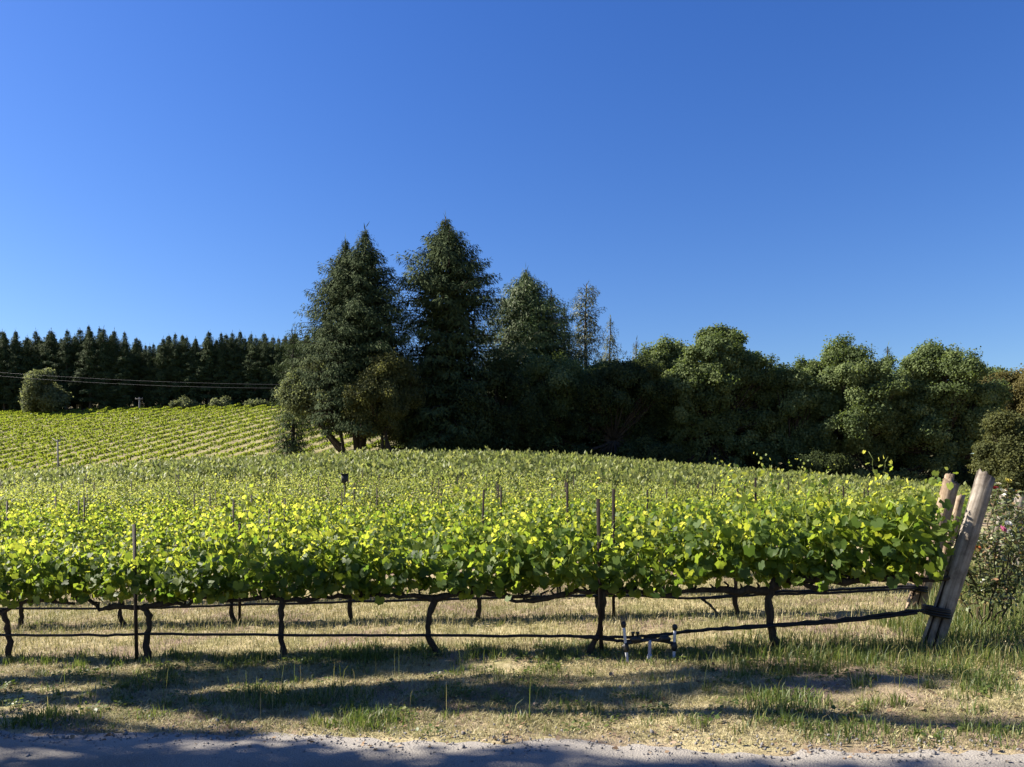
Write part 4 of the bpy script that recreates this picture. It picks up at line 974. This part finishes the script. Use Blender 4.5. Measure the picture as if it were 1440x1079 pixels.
cx, cy = scatter(170, -6.5, 4.5, 4.5, 8.6); k = (cy - road_edge(cx) > .25) & (cy < row_y(0, cx) - .1)
tufts(grn, cx[k], cy[k], rng.integers(15, 55, k.sum()), .10, .04, .15, .66)
# the strip under the vines
cx = rng.uniform(-6.8, 4.2, 200); cy = row_y(0, cx) + rng.normal(size=200) * .16 - .05
tufts(grn, cx, cy, rng.integers(8, 60, 200), .12, .05, .17, .62)
cx = rng.uniform(-9, 5.4, 150); cy = row_y(1, cx) + rng.normal(size=150) * .25
tufts(grn, cx, cy, rng.integers(8, 30, 150), .2, .04, .12, .75, (.003, .006))
# field between the rows
X, Y = scatter(170000, -12, 8.5, 8.5, 16.5)
k = (Y > row_y(0, X) - .1) & (np.abs(X / Y) < .74) & (rng.random(len(X)) < .75 - .3 * smooth(12, 16, Y)) & (fbm(X, Y, 1.6, 2) > .22 + .3 * rng.random(len(X)))
X, Y = X[k], Y[k]; n = len(X)
gsel = fbm(X, Y, 1.9, 3) + .16 * rng.normal(size=n)
blades(dry, X, Y, rng.uniform(.03, .13, n), rng.uniform(.003, .006, n), np.clip(rng.normal(.47, .22, n) - .6 * smooth(.40, .62, gsel), 0, 1), .6, .3)
X, Y = scatter(9000, -11, 8, 8.9, 15); k = (Y > row_y(0, X) + .15) & (np.abs(X / Y) < .74); X, Y = X[k], Y[k]; n = len(X)
blades(dry, X, Y, rng.uniform(.12, .30, n), np.full(n, .0028), np.clip(rng.normal(.3, .25, n), 0, 1), .35, 0)
# tall grass towards the row end and the roses
X, Y = scatter(30000, 1.4, 7.2, 6.4, 9.6)
d_ = Y - row_y(0, X); dens = smooth(1.6, 3.2, X) * smooth(-1.15, -.55, d_ + .25 * (NZ[2](X, Y, .5) - .5)) * (1 - smooth(.1, .7, d_) * (X < 4.4))
k = (rng.random(len(X)) < dens * .8) & (np.abs(X / Y) < .76); X, Y = X[k], Y[k]; n = len(X)
blades(tall, X, Y, rng.uniform(.07, .30, n) * (.55 + .5 * smooth(1.4, 3, X)) * (.55 + .9 * fbm(X, Y, .45, 2)), rng.uniform(.002, .0042, n), np.clip(rng.normal(.66, .28, n) + .6 * (fbm(X, Y, .6, 4) - .5), 0, 1), .5, 0)
X, Y = scatter(14000, 4.2, 11, 8, 16); k = (X > 4.3 + .55 * (Y - 8)) & (X / Y < .76) & (X > row_end(0) + .5 * (Y - 8.4)); X, Y = X[k], Y[k]; n = len(X)
blades(tall, X, Y, rng.uniform(.15, .45, n), rng.uniform(.0035, .006, n), np.clip(rng.normal(.72, .22, n), 0, 1), .4, 0)
# seed stalks standing on the verge
X, Y = scatter(260, -5, 5.5, 6, 8.6); k = (Y - road_edge(X) > .4); X, Y = X[k], Y[k]; n = len(X)
blades(tall, X, Y, rng.uniform(.2, .42, n), np.full(n, .0028), np.clip(rng.normal(.9, .1, n), 0, 1), .3, 0)
tag(link('dry_grass', dry.mesh('dry_grass', [GR_DRY])), 'short straw-coloured grass over the verge and between rows', 'dry grass', None, 'stuff')
tag(link('green_grass', grn.mesh('green_grass', [GR_GREEN])), 'green grass tufts along the verge and under the vines', 'grass', None, 'stuff')
tag(link('tall_grass', tall.mesh('tall_grass', [GR_GREEN])), 'tall green and straw grass about the leaning posts', 'tall grass', None, 'stuff')
# low broad-leaved weeds
wd = MB(); cx, cy = scatter(620, -7, 6, 4.4, 9); k = (cy - road_edge(cx) > .1) & (cy < row_y(0, cx) + .3) & (fbm(cx, cy, .85, 3) > .45); cx, cy = cx[k], cy[k]
for x, y in zip(cx, cy):
    n = int(rng.integers(10, 34)); a = rng.uniform(0, 6.28, n); q = rng.uniform(.01, .10, n)
    X, Y = x + q * np.cos(a), y + q * np.sin(a); o = np.stack([np.cos(a), np.sin(a), rng.uniform(0, .8, n)], 1)
    wd.cards(*OVAL, np.stack([X, Y, ground_relief(X, Y) + rng.uniform(.005, .06, n)], 1), np.array([0, 0, 1.]) + rng.normal(size=(n, 3)) * .35, o, rng.uniform(.018, .04, n), np.clip(rng.normal(.6, .2, n), 0, 1))
tag(link('weeds', wd.mesh('weeds', [GR_GREEN])), 'low broad-leaved weeds scattered over the verge', 'weeds', None, 'stuff')
lt = MB(); n = 3200; X, Y = scatter(n, -6.5, 6, 4.2, 8.9); k = (Y > road_edge(X) - .3) & (np.abs(X / Y) < .74); X, Y = X[k], Y[k]; n = len(X)
LIT = leaf_mat('dead leaves', [(0, (.10, .065, .04)), (.5, (.26, .17, .10)), (1, (.48, .36, .24))], None, .1, .8, .1)
lt.cards(*OVAL, np.stack([X, Y, ground_relief(X, Y) + rng.uniform(.004, .03, n)], 1), np.array([0, 0, 1.]) + rng.normal(size=(n, 3)) * .35, rng.normal(size=(n, 3)), rng.uniform(.015, .045, n), rng.random(n))
tag(link('leaf_litter', lt.mesh('leaf_litter', [LIT])), 'dry brown fallen leaves scattered over the verge', 'fallen leaves', None, 'stuff')
# loose stones along the road edge
st = MB(); n = 1500
X = rng.uniform(-5, 5, n); Y = road_edge(X) + rng.normal(size=n) * .22 - .1; s = rng.uniform(.004, .013, n) * np.where(rng.random(n) < .04, 2.0, 1)
ov = np.array([(1, 0, 0), (0, 1, 0), (-1, 0, 0), (0, -1, 0), (0, 0, .7), (0, 0, -.7)]) ; of = [(0, 1, 4), (1, 2, 4), (2, 3, 4), (3, 0, 4), (1, 0, 5), (2, 1, 5), (3, 2, 5), (0, 3, 5)]
st.cards(ov, of, None, np.stack([X, Y, ground_relief(X, Y) + .018], 1), rng.normal(size=(n, 3)), rng.normal(size=(n, 3)), np.stack([s, s * 1.3, s], 1), rng.random(n))
tag(link('gravel', st.mesh('gravel', [M['gravel']])), 'loose grey stones scattered along the road edge', 'gravel', None, 'stuff')

# ------------------------------------------------------------------ light, sky, camera
el, az = R(SUN_EL), R(SUN_AZ)
to_sun = Vector((-math.cos(az) * math.cos(el), math.sin(az) * math.cos(el), math.sin(el)))
ld = bpy.data.lights.new('sun', 'SUN'); ld.energy = 5.0; ld.angle = R(.53); ld.color = (1, .92, .80)
lo = bpy.data.objects.new('sun', ld); C.objects.link(lo); lo.rotation_euler = (-to_sun).to_track_quat('-Z', 'Y').to_euler(); lo.location = (-20, 0, 30)
w = bpy.data.worlds.new('World'); bpy.context.scene.world = w; w.use_nodes = True
nt = w.node_tree; nt.nodes.clear()
o = nt.nodes.new('ShaderNodeOutputWorld'); bg = nt.nodes.new('ShaderNodeBackground'); sk = nt.nodes.new('ShaderNodeTexSky')
sk.sky_type = 'NISHITA'; sk.sun_disc = False; sk.sun_elevation = el
sk.sun_rotation = math.atan2(to_sun.x, to_sun.y)
sk.altitude = 200; sk.air_density = 1.4; sk.dust_density = .5; sk.ozone_density = 7.0
bg.inputs[1].default_value = .0495
hs = nt.nodes.new('ShaderNodeHueSaturation'); hs.inputs['Saturation'].default_value = 1.21; hs.inputs['Hue'].default_value = .519
nt.links.new(sk.outputs[0], hs.inputs['Color']); nt.links.new(hs.outputs[0], bg.inputs[0]); nt.links.new(bg.outputs[0], o.inputs[0])

cd = bpy.data.cameras.new('camera'); cam = bpy.data.objects.new('camera', cd); C.objects.link(cam)
cam.location = (0, 0, EYE); cam.rotation_euler = (R(90), 0, 0)
cd.sensor_width = 36; cd.lens = F / 1440 * 36; cd.shift_y = (HZ - 539.5) / 1440; cd.clip_start = .05; cd.clip_end = 3000
sc = bpy.context.scene; sc.camera = cam
sc.view_settings.view_transform = 'Standard'; sc.view_settings.look = 'None'; sc.view_settings.exposure = 1.7; sc.view_settings.gamma = 1
sc.cycles.max_bounces = 8; sc.cycles.transparent_max_bounces = 4; sc.cycles.diffuse_bounces = 3; sc.cycles.glossy_bounces = 2; sc.cycles.transmission_bounces = 4
